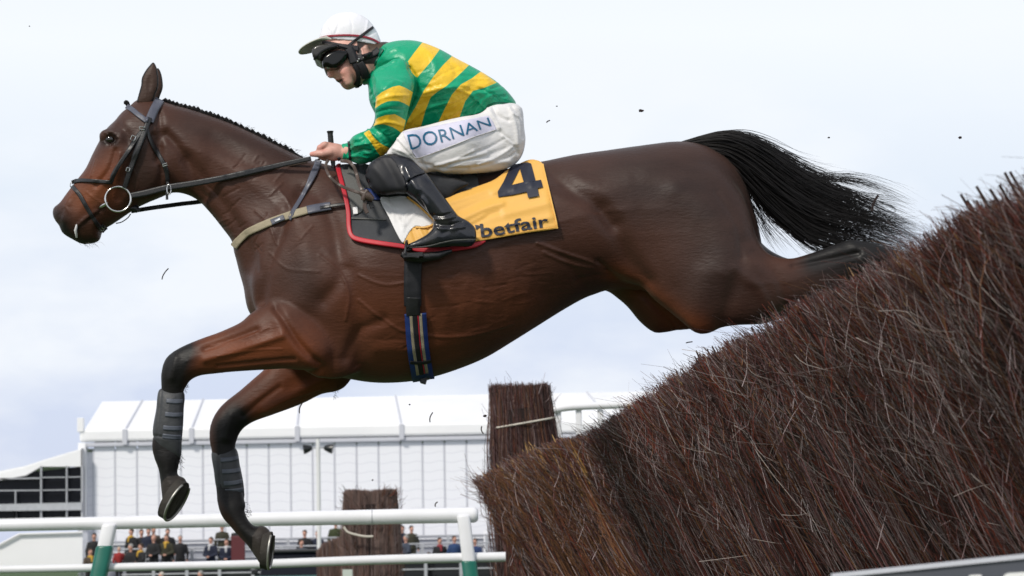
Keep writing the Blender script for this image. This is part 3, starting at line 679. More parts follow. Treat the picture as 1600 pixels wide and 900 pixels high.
# half width per half height, side view position -> value
KM = [(100,345,.95),(130,320,.88),(160,270,.92),(185,215,1.0),(220,230,.82),(230,290,.75),(270,230,.62),(300,260,.62),(350,260,.55),(400,300,.58),(470,290,.55),(380,400,.72),(430,450,.85),(520,480,.88),
      (520,350,.75),(620,430,.88),(700,430,.90),(800,400,.90),(900,350,.92),(1000,330,.90),(1100,330,.85),(1150,330,.8),(1000,240,.95)]
VH.poly(trunk, 0, KM, .02, 4)
# shoulder and forelegs
VH.poly([(470,330),(520,360),(540,440),(560,520),(560,575),(520,592),(470,575),(425,520),(400,480),(400,420),(430,360)], -.115, .55, .035)
VH.poly([(470,330),(520,360),(540,440),(560,520),(560,575),(520,592),(470,575),(425,520),(400,480),(400,420),(430,360)], .115, .55, .035)
YN = [(480,540,-.16),(300,560,-.13),(265,640,-.12),(270,780,-.11)]
VH.poly([(418,474),(440,470),(470,480),(505,510),(520,545),(505,572),(475,578),(445,576),(404,578.5),(364,581),(335,584),(312,587),(298,594),(291,604),(287,612),(282,640),(280,680),(281,700),(283,712),(279,728),(278,742),
  (290,748),(293,768),(284,790),(274,806),(266,811),(259,804),(254,784),(251,758),(248,735),(241,716),(237,697),(240,680),(249,660),(253,640),(252,606),(252,582),(258,562),(270,550),(290,539),(320,527),(343,519),(376,504),(392,490)], YN, [(300,560,.78),(268,650,.58),(262,690,.62),(262,735,.8),(275,790,.80)], .014)
YF = [(500,590,.15),(380,620,.13),(330,680,.12),(400,850,.10)]
VH.poly([(425,560),(470,540),(530,548),(555,575),(543,600),(527,611),(502,616),(476,629),(450,639.5),(420,650),(394,660),(378,672),(370,688),(368,702),(372,730),(377,752),(380,772),(384,790),(382,798),(388,812),(398,822),
  (411,821),(421,828),(426,842),(424,862),(421,886),(417,893),(410,888),(396,866),(386,852),(372,837),(360,823),(347,808),(340,788),(338,768),(334,735),(330,703),(327,688),(328,667),(336,647),(351,629),(374,611),(396,592),(412,578)], YF, [(400,620,.78),(352,720,.58),(358,760,.62),(365,810,.8),(405,860,.80)], .014)
# hindquarters
VH.poly([(930,385),(960,330),(1010,290),(1070,265),(1120,270),(1155,300),(1172,335),(1182,370),(1200,396),(1232,404),(1262,397),(1290,387),(1318,378),(1345,379),(1372,388),(1372,420),(1338,438),(1262,470),(1225,485),
  (1199,499),(1178,506),(1152,508),(1127,512),(1110,520),(1093,521),(1076,511),(1047,488),(1021,467),(1000,445),(970,430)], [(1050,380,-.11),(1200,450,-.13),(1350,400,-.13)], [(1050,380,.62),(1150,400,.62),(1220,450,.55),(1350,410,.55)], .03)
VH.poly([(930,385),(960,330),(1010,290),(1070,265),(1120,270),(1155,300),(1172,335),(1190,380),(1235,405),(1290,400),(1330,400),(1365,405),(1372,425),(1330,452),(1262,482),(1200,504),(1152,508),(1100,512),(1070,514),(1038,519.5),(1021,519),(1000,503),(979,478),(955,458),(935,440)],
  [(1050,380,.11),(1200,450,.13),(1350,430,.13)], [(1050,380,.62),(1150,400,.62),(1220,450,.55),(1350,410,.55)], .03)
for ys, du, dv in ((-.13,0,0),(.13,-14,14)):
    VH.poly([(1320+du,380+dv),(1350+du,378+dv),(1385+du,386+dv),(1440+du,402+dv),(1500+du,420+dv),(1530+du,428+dv),(1548+du,440+dv),(1570+du,462+dv),(1590+du,475+dv),(1622+du,492+dv),(1618+du,512+dv),(1580+du,512+dv),(1560+du,500+dv),(1550+du,482+dv),(1530+du,466+dv),(1500+du,452+dv),(1440+du,434+dv),(1390+du,426+dv),(1340+du,430+dv)], ys, .8, .014)
# bony and muscular landmarks of the head
for sgn in (-1,1):
    yy = YH+sgn*.088; VH.ell(P(223,262,YH+sgn*.045), (.085,.05,.088), .03)                         # cheek
    VH.cone(P(164,212,YH+sgn*.072), .018, P(188,214,YH+sgn*.078), .014, .02)     # brow
    VH.cone(P(176,236,YH+sgn*.066), .010, P(140,282,YH+sgn*.05), .006, .02)  # facial crest
    VH.ell(P(172.5,218.5,YH+sgn*.100), (.026,.018,.020), .012, 'sub')
    VH.cone(P(95,333,YH+sgn*.062), .015, P(99,326,YH+sgn*.060), .010, .01, 'sub')             # nostril
    VH.cone(P(102,343,YH+sgn*.050), .008, P(107,322,YH+sgn*.054), .010, .015)
    VH.cone(P(164,323,YH+sgn*.075), .007, P(119,360,YH+sgn*.068), .009, .01, 'sub')         # mouth line
SOLES = []
def plate_geo(cu, cv, yd, major, minor_img):
    c = P(cu,cv,YH+yd); s_ = FPX/YH; a = np.array((major[0]/s_,0,-major[1]/s_)); bi = np.array((minor_img[0]/s_,0,-minor_img[1]/s_)); la = np.linalg.norm(a); lb = np.linalg.norm(bi)
    dep = math.sqrt(max((la*.80)**2-lb**2, 0)); b = bi+np.array((0,dep,0)); nrm = np.cross(a,b); nrm /= np.linalg.norm(nrm); nrm *= np.sign(nrm[0]); return c, a, b, nrm
GN_ = plate_geo(275,783,-.115,(-18,30),(6,3.8)); GF_ = plate_geo(421,860,.10,(-3.5,31),(1.6,.2))
for g_ in (GN_, GF_): VH.cutplane(g_[0]+g_[3]*.004, g_[3], .085)
HV, HQ = VH.mesh(2); HV, HQ = refine(HV, HQ)
strokes = [
 ([(470,300),(445,350),(420,410),(408,470)], 9, -.008), ([(505,470),(530,430),(520,350),(500,310)], 12, -.007), ([(430,480),(470,540),(500,570)], 6, -.010),
 ([(455,330),(480,400),(470,470)], 22, .010), ([(545,420),(560,500),(560,570)], 13, -.008), ([(440,500),(455,540),(480,560)], 14, .008),
 ([(260,210),(285,240),(300,280),(318,310)], 8, -.009), ([(295,250),(340,310),(380,370),(395,420)], 11, -.008), ([(262,200),(300,230),(360,262),(430,285)], 20, .005),
 ([(330,215),(400,262),(470,300)], 12, -.004), ([(248,175),(250,215),(245,250)], 6, -.006), ([(320,330),(340,365),(362,395)], 8, .006),
 ([(860,270),(900,300),(935,320),(960,350)], 14, -.010), ([(900,290),(940,300),(980,285)], 18, .003), ([(940,330),(965,370),(985,410),(1010,440)], 15, -.010),
 ([(935,410),(960,432),(1000,450),(1030,478),(1070,512)], 5, -.006), ([(1080,512),(1092,470),(1100,430)], 20, .006), ([(1130,500),(1150,440),(1165,380)], 14, -.006), ([(1060,300),(1110,350),(1130,420)], 24, .008),
 ([(1180,395),(1215,430),(1230,480)], 9, -.005), ([(1150,420),(1185,450),(1205,490)], 9, .004), ([(1240,415),(1290,405),(1340,395)], 5, -.006),
 ([(840,380),(880,395),(920,408),(945,420)], 3, .0028), ([(850,395),(890,412),(925,418)], 3, .0022), ([(690,380),(730,420),(740,470)], 30, .004), ([(780,390),(830,430),(850,470)], 22, -.003),
 ([(590,545),(680,540),(760,515),(840,470)], 10, .003), ([(600,500),(560,520),(540,560)], 9, -.005),
 ([(400,515),(360,530),(320,545)], 5, -.005), ([(440,525),(380,545),(320,562)], 6, .006), ([(460,560),(400,566),(340,572)], 3, -.004), ([(275,560),(268,590)], 6, .004),
 ([(430,600),(400,622),(372,645)], 5, -.004), ([(500,585),(450,610),(405,635)], 7, .006), ([(352,645),(342,680)], 7, .004),
 ([(180,235),(170,265),(150,290)], 4, -.004), ([(205,250),(190,285),(185,310)], 6, -.004), ([(188,240),(182,262),(172,280)], 2, .0022), ([(150,250),(142,275)], 2, .002), ([(240,212),(252,245),(250,285),(232,308)], 6, -.005),
 ([(152,330),(135,340),(122,352)], 3, .003), ([(146,352),(150,368)], 8, .004), ([(118,300),(108,315)], 5, .003),
 ([(186,196),(196,206),(200,222)], 7, -.006), ([(164,208),(176,206),(184,214)], 2, .003), ([(163,222),(174,227),(183,222)], 2, .002)]
strokes += [(a_,b_,c_*.55) for a_,b_,c_ in [([(438,300),(452,318),(462,345)],2.2,.003),([(400,330),(420,350),(430,380)],2.2,.0035),([(500,400),(530,425),(545,460),(540,500)],2.5,.0035),([(560,430),(600,445),(640,440)],2.2,.003),([(560,470),(600,500),(640,520),(720,525),(800,505)],2.6,.0035),
 ([(250,260),(280,300),(300,330)],3,-.003),([(420,395),(450,420),(500,425)],2.2,.002),([(330,540),(380,528),(420,512)],1.8,.0025),([(340,556),(390,548),(440,545)],1.8,.0022),([(395,640),(440,618),(490,600)],2,.0028),
 ([(205,262),(215,280),(212,300)],2.0,.0018),([(135,300),(150,312),(160,318)],1.6,.0018),([(128,288),(120,300),(108,310)],1.5,.0015),([(100,322),(108,330),(110,345)],1.8,.0022),([(1010,280),(1080,300),(1140,350)],16,.005),([(1000,330),(1020,390),(1050,450)],12,-.004),([(1120,300),(1150,350),(1160,400)],6,-.004),
 ([(900,440),(930,430),(960,436)],4,-.004),([(880,400),(900,430),(915,450)],8,-.004),([(620,400),(640,440),(640,500)],22,-.002),([(690,420),(700,480),(680,560)],14,.003)]]
for k_ in range(7):        # the ribs, barely showing
    u0 = 690+k_*24; strokes.append(([(u0,400),(u0-8,450),(u0-20,510)], 6, .0006))
r2 = np.random.default_rng(3)
for _ in range(32):           # neck and shoulder veins
    u0, v0 = r2.uniform(300,480), r2.uniform(250,400); l_ = r2.uniform(14,34); an = r2.uniform(.4,1.0)*(1 if r2.random() < .2 else -1)
    strokes.append(([(u0,v0),(u0+l_*.5*math.cos(an),v0+l_*.5*math.sin(an)+r2.normal()*2),(u0+l_*math.cos(an),v0+l_*math.sin(an))], 1.7, r2.uniform(.0008,.0019)*r2.choice([-1,1])))
for _ in range(60):           # fine skin creases behind the elbow and on the barrel
    u0, v0 = r2.uniform(560,900), r2.uniform(420,560); l_ = r2.uniform(15,45); an = r2.normal(-.18,.15)
    strokes.append(([(u0,v0),(u0+l_*.5,v0+l_*.5*an+r2.normal()*2),(u0+l_,v0+l_*an)], 2.2, r2.uniform(.0003,.0008)*r2.choice([-1,1])))
HV = relief(HV, HQ, [(a,b,c*1.35) for a,b,c in strokes])
u, v = side_px(HV)
def blob(pts, sg): return np.exp(-(seg_dist(u, v, np.array(pts, float), False)/sg)**2)
base = np.array((.062,.0232,.0138)); red = np.array((.165,.043,.013)); blk = np.array((.006,.005,.005)); dk = np.array((.030,.0165,.0135)); tan = np.array((.16,.055,.02))
C = np.tile(base, (len(HV),1))
def mixin(col, w): 
    global C; w = np.clip(w,0,1)[:,None]; C = C*(1-w)+col*w
mixin(dk, .55*blob([(560,290),(900,260),(1060,235),(1150,280)], 45)+.3*blob([(1060,330),(1100,420)],70))
mixin(dk, .75*blob([(1000,290),(1080,300),(1130,370),(1120,440)], 60)+.6*blob([(470,420),(490,500),(480,540)], 36))
mixin(dk, .5*blob([(300,190),(400,230),(480,260)], 26))
mixin(red, .85*blob([(470,540),(400,545),(330,560)], 40)+.8*blob([(500,590),(440,615),(400,640)], 24)+.7*blob([(960,430),(1000,450),(1060,500),(1095,512)], 18)+.5*blob([(600,560),(700,550)], 40)+.4*blob([(560,480),(800,480)],50))
mixin(red, .75*blob([(130,310),(150,290),(165,300)], 26)+.6*blob([(180,245),(165,270)], 20)); mixin(tan, .35*blob([(125,308),(150,305)], 16))
mixin(dk, .7*blob([(215,230),(225,280)], 28)); mixin(blk, .65*blob([(90,335),(98,345)], 15)+.8*blob([(98,358),(112,370),(130,380),(145,378)], 9)+.6*blob([(160,325),(120,358)],6))
mixin(blk, .8*blob([(166,222),(180,222)], 8)); mixin(dk, .5*blob([(170,208),(185,208)], 8))
mixin(blk, 1.15*np.clip(blob([(262,565),(262,600),(262,700),(255,760)], 26)*1.3,0,1)*(v > 520)); mixin(blk, np.clip(1.4*blob([(285,545),(262,600),(262,780)], 23),0,1))
mixin(blk, np.clip(1.5*blob([(358,650),(345,665),(345,760),(400,850)], 24),0,1))
mixin(blk, np.clip(1.3*blob([(1330,400),(1450,420),(1600,500)], 50),0,1)+.8*blob([(1270,410),(1330,385)], 26)); mixin(dk, .7*blob([(1200,500),(1300,450)], 34))
mixin(dk, .8*blob([(960,460),(1020,505),(1070,512)], 9)*0)
hoofN = sdist(u, v, [(250,757),(262,745),(292,742),(305,760),(290,800),(268,820),(250,812)]) > -1
nearm = HV[:,1] < YH; hoofF = (sdist(u, v, [(388,838),(398,820),(420,818),(432,850),(422,900),(405,895),(386,862)]) > -1)
hornc = np.array((.038,.031,.027)); C[hoofN|hoofF] = hornc; C[(u > 1592) & (v > 470)] = hornc
C *= rng.uniform(.94,1.06,(len(HV),1))
BODY = mk('body', HV, HQ, MT['coat'], HO, True, None, C)
BH = bvh_of(HV, HQ)
# ears
def earmesh(pts, yc, nm):
    E = Vol(P(205,170,YH)-np.array((0,.16,0)), P(260,90,YH)+np.array((0,.16,0)), .0028)
    E.poly(pts, yc, .55, .006); E.poly([(236,106),(241,120),(240,140),(233,150),(226,140),(226,120)], yc-.020 if yc < 0 else yc-.016, .5, .004, op='sub')
    V, Q = E.mesh(1); uu, vv = side_px(V, mirror=False); w = np.clip((sdist(uu,vv,spline(pts,True,4)) < 2.2)*1.,0,1)[:,None]
    c = np.array((.050,.026,.018))*(1-w)+np.array((.008,.007,.007))*w
    return mk(nm, V, Q, MT['coat'], HO, True, None, c)
ear = [(240,97),(245,106),(247.5,121),(247,136),(243.5,146),(239,158),(232,166),(222,165),(214,160),(217,146),(220.5,133),(221.5,122),(227,111),(234,102)]
earmesh(ear, -.045, 'ear'); earmesh([(a+7,b+3+(b<130)*6) for a,b in ear], .045, 'ear')
for sg_ in (-1,1):
    m = bmesh.new(); bmesh.ops.create_uvsphere(m, u_segments=24, v_segments=16, radius=.0175)
    me = bpy.data.meshes.new('eye'); m.to_mesh(me); m.free(); me.materials.append(MT['eye']); me.polygons.foreach_set('use_smooth',[True]*len(me.polygons))
    y_ = hits([172.5],[218.5],[BH])[0]; yp = y_+.006 if sg_ < 0 else 2*YH-y_-.006
    c = P(172.5,218,y_+.006); me.transform(Matrix.Translation(Vector((c[0],yp,c[2]))) @ Matrix.Diagonal((1.05,.75,.85,1))); link('eye', me, HO)
# mane (plaited) and forelock
m = MB(); crest = spline([(246,156),(270,164),(300,172),(330,182),(360,193),(400,211),(440,231),(475,249)], False, 14)
Wc = P(crest[:,0], crest[:,1]+2.2, YH); rr = .009+.002*np.sin(np.arange(len(crest))*.8)**2; rr[:10] = np.linspace(.003,.01,10); rr[-14:] = np.linspace(.014,.008,14)
m.tube(Wc, rr, 8)
for k in range(8, len(crest)-8, 3):
    s_ = rng.uniform(.006,.0095); c = P(crest[k,0], crest[k,1]-.6, YH-.004); m.tube([c+np.array((-.010,0,.004))*1, c+(0,0,.005+rng.uniform(0,.003)), c+np.array((.010,0,-.001))], [s_*.4,s_,s_*.5], 7)
m.build('mane', MT['hair'], HO, smooth=True)
nfl = 500; k = rng.integers(4,len(crest)-2,nfl); b0 = P(crest[k,0]+rng.normal(size=nfl)*2, crest[k,1]+1.5, YH+rng.normal(size=nfl)*.008)
twig_mesh('mane_hair', b0, b0+np.stack([rng.normal(.012,.010,nfl), rng.normal(0,.01,nfl), rng.uniform(-.012,.012,nfl)],-1), np.full(nfl,.0009), np.tile((.01,.008,.008),(nfl,1)), MT['hair'], HO, .1, 3)
m = MB(); c = P(201,166,YH-.03); m.tube([c, c+(-.006,0,.012)], [.006,.008], 8); m.tube([c+(-.008,0,.012), c+(-.012,0,.017)], [.009,.005], 8); m.build('forelock', MT['hair'], HO, smooth=True)
# tail
def tail():
    n = 2500; top = spline([(1060,223),(1095,213),(1130,207),(1165,212),(1205,232),(1250,262),(1300,288),(1350,310),(1420,348)], False, 8)
    bot = spline([(1085,236),(1115,248),(1145,266),(1170,292),(1200,325),(1235,355),(1270,378),(1330,392),(1400,398)], False, 8)
    K = len(top); s_ = rng.beta(1.0,1.0,n); dep = rng.normal(size=n)*.028; end = np.clip(rng.normal(.86,.16,n),.4,1.08)
    tt = np.linspace(0,1,18); V = np.zeros((n,18,2)); idx = (tt[None]*end[:,None])*(K-1); i0 = np.clip(idx.astype(int),0,K-2); f = (idx-i0)[...,None]
    fan = s_[:,None]; A = top[i0]*(1-f)+top[i0+1]*f; B = bot[i0]*(1-f)+bot[i0+1]*f
    ph = rng.integers(0,22,n); clump = np.random.default_rng(9).normal(size=22)
    V = A*(1-fan[...,None])+B*fan[...,None]
    V[...,1] += (clump[ph][:,None]*13*tt[None]**2); V[...,1] += rng.normal(size=n)[:,None]*8*tt[None]**2; V[...,0] += rng.normal(size=n)[:,None]*5*tt[None]
    V[...,1] += 3.*np.sin(tt[None]*rng.uniform(4,10,n)[:,None]+rng.uniform(0,6,n)[:,None])*tt[None]
    # escaping wisps, pixel paths
    W_ = [([(1180,230),(1230,272),(1290,278),(1340,281),(1395,300),(1440,326)],60,6),([(1200,250),(1270,285),(1330,305),(1390,318),(1425,330)],45,7),([(1150,262),(1170,310),(1195,350),(1212,372),(1232,398)],40,8),
          ([(1160,280),(1185,320),(1195,360),(1215,395)],16,7),([(1240,300),(1320,330),(1390,350),(1440,352)],70,9),([(1170,290),(1205,335),(1245,362),(1280,385)],60,9),([(1300,290),(1360,310),(1400,325),(1382,338),(1370,340)],5,3),([(1140,262),(1162,300),(1180,330),(1205,350)],14,5),([(1180,225),(1220,236),(1260,256),(1300,262)],10,4),([(1130,208),(1170,212),(1200,225),(1225,232)],20,4)]
    base = np.zeros((0,18,2))
    for p_, cnt, sp in W_:
        c_ = spline(p_,False,8); j = np.linspace(0,1,18)[None]*rng.uniform(.75,1,cnt)[:,None]*(len(c_)-1); a = np.clip(j.astype(int),0,len(c_)-2); g = (j-a)[...,None]
        w = c_[a]*(1-g)+c_[a+1]*g; w += rng.normal(size=(cnt,1,2))*sp*np.linspace(.2,1,18)[None,:,None]; w[...,1] += 2*np.sin(np.linspace(0,1,18)[None]*9+rng.uniform(0,6,cnt)[:,None]); base = np.concatenate([base,w])
    V = np.concatenate([V,base]); dep = np.r_[dep, rng.normal(size=len(base))*.03]; N_ = len(V)
    fe = np.linspace(0,1,18)[None]; Y = YH+.0+dep[:,None]*(.35+1.5*fe)
    X = P(V[...,0], V[...,1], Y); wr = np.r_[rng.uniform(.0007,.0017,n), rng.uniform(.0004,.0008,len(base))]
    T = np.gradient(X, axis=1); T /= np.linalg.norm(T,axis=2)[...,None]+1e-9; a = np.cross(T, (0,1,0)); a /= np.linalg.norm(a,axis=2)[...,None]+1e-9; b = np.cross(T,a)
    R_ = wr[:,None]*np.array([1.]*10+list(np.linspace(1,.05,8)))[None]; VV = np.stack([X+(a*math.cos(t)+b*math.sin(t))*R_[...,None] for t in (0,2.094,4.189)],2)
    i = np.arange(N_)[:,None,None]*54; sg = np.arange(17)[None,:,None]*3; k = np.arange(3)[None,None,:]; k2 = (k+1)%3
    F = np.stack([i+sg+k,i+sg+k2,i+sg+3+k2,i+sg+3+k],-1).reshape(-1,4)
    t = mk('tail', VV.reshape(-1,3), F, MT['hair'], HO, False)
    D = Vol(P(1040,460,YH)-np.array((0,.15,0)), P(1330,190,YH)+np.array((0,.15,0)), .007)
    D.poly([(1050,226),(1095,213),(1130,208),(1160,213),(1185,228),(1215,250),(1235,275),(1250,310),(1255,345),(1225,330),(1190,305),(1165,280),(1140,262),(1100,243),(1070,236)], 0, .5, .01)
    Vd, Qd = D.mesh(2); mk('tail_dock', Vd, Qd, MT['hair'], HO)
tail()
# hoof soles and racing plates
def plate(g):
    c, a, b, nrm = g
    t = np.linspace(0,2*math.pi,40,endpoint=False); m = MB(); ring = c+np.cos(t)[:,None]*a*.95+np.sin(t)[:,None]*b*.95
    m.add(np.concatenate([ring+nrm*.003, ring-nrm*.022, [c-nrm*.004]]), [(i,(i+1)%40,40+(i+1)%40,40+i) for i in range(40)]+[(i,80,(i+1)%40) for i in range(40)]); m.build('hoof_sole', MT['sole'], HO, smooth=True)
    m = MB(); m.ring(c+nrm*.004,a*.93,b*.93,.0042,48,(-2.5,2.5)); m.build('horseshoe', MT['alu'], HO, smooth=True)
    m = MB(); fr_ = c-nrm*.002; m.tube([fr_-a*.75, fr_-a*.1, fr_+a*.30], [.016,.010,.003], 8); m.build('frog', MT['sole'], HO, smooth=True)
plate(GN_); plate(GF_)
# tendon boots on the forelegs
def legboot(out, yc, straps, fet, nm):
    B = Vol(P(225,800,YH)-np.array((0,.26,.02)) if yc < 0 else P(315,800,YH)-np.array((0,.05,.03)), P(300,595,YH)+np.array((0,.02,.01)) if yc < 0 else P(395,690,YH)+np.array((0,.26,.01)), .0035)
    B.poly(out, yc, .90, .004); V, Q = B.mesh(1)
    V = relief(V, Q, [([a,b],1.6,-.0028) for a,b in fet], mirror=False)
    root = mk('leg_boot', V, Q, MT['neop'], HO); bb = bvh_of(V, Q)
    for a,b in straps: strap('boot_strap', [a,((a[0]+b[0])/2,(a[1]+b[1])/2+.8),b], 7, MT['neop2'], [bb], .002, .0025, root, False)
    return root
legboot([(248,610),(262,608),(287,612),(287,640),(286,665),(284,690),(283,712),(278,716),(262,712),(247,700),(240,684),(239,668),(244,640)], -.12, [((260,626),(286,627)),((258,647),(286,648)),((255,668),(285,669)),((254,681),(284,683))], [((240,681),(285,686)),((252,612),(246,680))], 'n')
legboot([(331,705),(350,702),(369,701),(375,728),(380,752),(382,776),(377,783),(362,784),(347,778),(338,762),(334,735)], .12, [((345,719),(372,715)),((347,737),(376,734)),((350,756),(379,752)),((352,768),(380,765))], [((337,768),(381,769)),((341,706),(345,770))], 'f')
# feather hairs at fetlock and elbow
nh = 150; ctr = [(283,722),(388,800),(527,612),(290,604)]; k = rng.integers(0,4,nh); cu_ = np.array(ctr)[k]+rng.normal(size=(nh,2))*(3,6); yv = np.array([-.12,.11,.14,-.13])[k]+rng.normal(size=nh)*.01
b0 = P(cu_[:,0]-3,cu_[:,1],YH+yv); twig_mesh('leg_feather', b0, b0+np.stack([rng.uniform(.002,.009,nh),rng.normal(0,.004,nh),rng.uniform(-.010,-.001,nh)],-1), np.full(nh,.0008), np.tile((.01,.008,.008),(nh,1)), MT['hair'], HO, .1, 3)
# chin whiskers
nw = 18; b0 = P(rng.uniform(120,152,nw), np.full(nw,379.), YH+rng.normal(size=nw)*.02); twig_mesh('whiskers', b0, b0+np.stack([rng.uniform(0,.03,nw),np.zeros(nw),-rng.uniform(.008,.022,nw)],-1), np.full(nw,.0004), np.tile((.2,.17,.15),(nw,1)), MT['twigfar'], HO, .1, 3)
m = MB(); y_ = hits([120,118],[354,368],[BH]); m.tube([P(120,351,y_[0]-.001), P(118,360,y_[0]-.002), P(120,371,y_[1]+.004)], [.003,.0045,.003], 8); m.build('lip_foam', MT['white'], HO, smooth=True)
# ------------------------------------------------------------------ bridle
BR = mk('bridle', P(np.array([228,232,231,227.]), np.array([185,185,192,191.]), hits([228,232,231,227.],[185,185,192,191.],[BH])-.012), [(0,1,2,3)], MT['greyleather'], HO)
sm_ = BR.modifiers.new('t','SOLIDIFY'); sm_.thickness = .006
st = lambda nm, pts, w, mt='leather', off=.007, th=.0045, **k: strap(nm, pts, w, MT[mt], [BH], off, th, BR, **k)
st('browband', [(198,166),(206,171),(217,180),(229,189)], 7.5, 'greyleather'); st('headpiece', [(250,155),(245,164),(239,176),(233,190)], 14, 'greyleather')
st('cheekpiece', [(234,184),(228,200),(219,224),(211,246),(204,264),(199,280),(195,293)], 7.5, off=.012); st('cheek_pad', [(226,206),(218,226),(209,250)], 9, off=.009)
st('noseband_strap', [(222,205),(213,217),(200,237),(186,258),(177,274),(174,284)], 6.5, off=.010)
st('noseband', [(112,285),(125,282),(150,283),(176,285)], 5.5, off=.006); st('flash_strap', [(113,291),(124,304),(136,325),(147,343),(158,358)], 6, off=.006)
st('throat_lash', [(230,193),(231,206),(238,225),(248,242),(254,253),(260,267),(262,284)], 6, off=.007, wfun=([0,.4,1],[.45,1,1.1]))
st('chin_strap', [(158,358),(163,353)], 6)
def yb(u_, v_, off=.012): return hits([u_],[v_],[BH])[0]-off
def ringat(nm, u_, v_, ru, rv, rad, off, mt='chrome', tilt=0., arc=(0,6.2832), dy=None):
    y_ = yb(u_,v_,off) if dy is None else YH+dy; c = P(u_,v_,y_); s_ = FPX/YH; m = MB(); m.ring(c, (ru/s_,tilt,0), (0,0,rv/s_), rad, 48, arc); return m.build(nm, MT[mt], BR, smooth=True)
ringat('bit_ring', 184.4, 311, 19.6, 19.6, .0034, .022, tilt=.004); 
y_ = yb(168,321,.010); m = MB(); m.tube([P(155,324.5,y_+.012), P(162,320.5,y_), P(169,317,y_-.004)], [.004,.006,.0045], 10); m.build('bit_mouthpiece', MT['chrome'], BR, smooth=True)
ringat('nose_ring', 113, 289, 3.5, 4.5, .0015, .004)
def buckle(u_, v_, w_, h_, rot=0.):
    y_ = yb(u_,v_,.018); c = P(u_,v_,y_); s_ = FPX/YH; ca, sa = math.cos(rot), math.sin(rot); q_ = [(-w_,-h_),(w_,-h_),(w_,h_),(-w_,h_),(-w_,-h_)]
    m = MB(); m.tube([c+np.array(((a*ca-b*sa)/s_,0,-(a*sa+b*ca)/s_)) for a,b in q_], .0016, 6); m.build('buckle', MT['chrome'], BR, smooth=True)
buckle(222,200.5,4.2,2,.15); buckle(208,216,3.2,3.6,.4); buckle(200,265,2.4,2.6,.3); buckle(258,257.5,3.6,1.6,-.3); buckle(159,358,3,2,.4)
tb = spline([(181,349),(190,347),(200,340),(204,334)],False,5); m = MB(); m.tube(P(tb[:,0],tb[:,1],YH+.03), .0018, 6); m.build('curb_cord', MT['leather'], BR, smooth=True)
m = MB(); m.tube(P(np.array([203.,212.,216.]),np.array([325.,325.,330.]),YH-.02), [.008,.012,.009], 8); m.build('rein_knot', MT['leather'], BR, smooth=True)
ringat('martingale_ring', 264, 296, 3.2, 8, .0018, .010, dy=yb(255,285,.02)-YH)
# reins
RN = thing('reins', 'dark leather reins running from the bit ring to the rider\'s hand', 'reins', P(400,270,YH))
path = [(203,306),(225,302),(262,293),(300,287),(344,279),(380,271),(415,263),(450,255),(486,247.5)]
cc_ = spline(path, False, 6); yr = hits(cc_[:,0],cc_[:,1],[BH],np.nan); yr = np.interp(cc_[:,0], cc_[:,0][~np.isnan(yr)], yr[~np.isnan(yr)])-YH-.014; yr = np.minimum(yr, np.interp(cc_[:,0],[203,486],[-.085,-.12]))
fr = [(a,b,c) for (a,b),c in zip(cc_[::3], yr[::3])]
strap('near_rein', path, 9, MT['leather'], None, 0, .004, RN, False, free=fr, wfun=([0,.1,.6,1],[.9,1.05,1,.75]))
strap('inner_rein', [(480,252),(430,262),(380,274),(420,266)][:3], 6, MT['brownleather'], None, 0, .003, RN, False, free=[(480,252,-.085),(380,274,-.11)])
strap('far_rein', [(205,330),(240,324.5),(280,319),(330,312),(420,290),(500,250)], 6.5, MT['leather'], None, 0, .004, RN, False, free=[(205,330,.07),(330,312,.12),(420,290,.12),(500,250,.08)])
strap('running_strap', [(262,284),(261,300),(261,312)], 4, MT['leather'], None, 0, .003, RN, False, free=[(262,290,-.09)])
# breast girth
BG = strap('breast_girth', [(365.5,386),(372,377),(386,364),(402,356),(424,346.5),(452,336.5),(484,327.5)], 11, MT['khaki'], [BH], .006, .005, HO, True); 
strap('girth_fitting', [(480,328.5),(495,325.5),(517,322)], 12, MT['greyleather'], [BH], .010, .006, BG, True); strap('tether_strap', [(500,325),(530,320),(575,316)], 4.5, MT['leather'], [BH], .014, .004, BG, True)
strap('badge_plate', [(424,347.5),(433,344),(444,339.5)], 8.5, MT['greyleather'], [BH], .011, .004, BG, False); strap('badge', [(429,345.5),(438,342)], 4, MT['chrome'], [BH], .0135, .002, BG, False)
strap('neck_strap', [(498,250),(494,262),(484,284),(470,310),(458,330),(452,343)], 6, MT['greyleather'], [BH], .009, .004, BG, True, wfun=([0,.3,.5,1],[1.6,1.7,1,.9]))
# ------------------------------------------------------------------ saddle, pads and cloths
PADG = [BH]
SP = thing('saddle_pad', 'dark saddle pad edged in bright red under the number cloth', 'saddle pad', P(600,330,7.72))
pad_out = [(526,262),(532,280),(540,310),(545,335),(545,358),(550,370),(560,374),(590,379),(627,384),(660,390),(720,386),(755,378),(757,345),(750,300),(740,270),(700,268),(640,262),(580,258),(545,256)]
PD = sheet('pad', pad_out, MT['padgrey'], [BH], .007, .010, SP, True, 5, 4)
strap('red_binding', [(527,258),(531,275),(539,305),(544,330),(545.5,355),(550,369),(562,375),(590,380),(627,385),(660,391),(700,390),(740,384),(757,375)], 6.5, MT['red'], [BH], .014, .012, SP, True)
sheet('upper_panel', [(533,262),(548,262),(563,290),(575,300),(566,330),(552,332),(546,312),(539,285)], MT['padgrey2'], [BH], .015, .005, SP, False, 4, 4)
strap('panel_seam', [(549,341),(580,342),(603,343)], 2.0, MT['padgrey2'], [BH], .017, .002, SP, False)
sheet('sewn_label', [(551,324),(558.5,323),(559,334),(552,335)], MT['white'], [BH], .019, .001, SP, False, 2.5, 1)
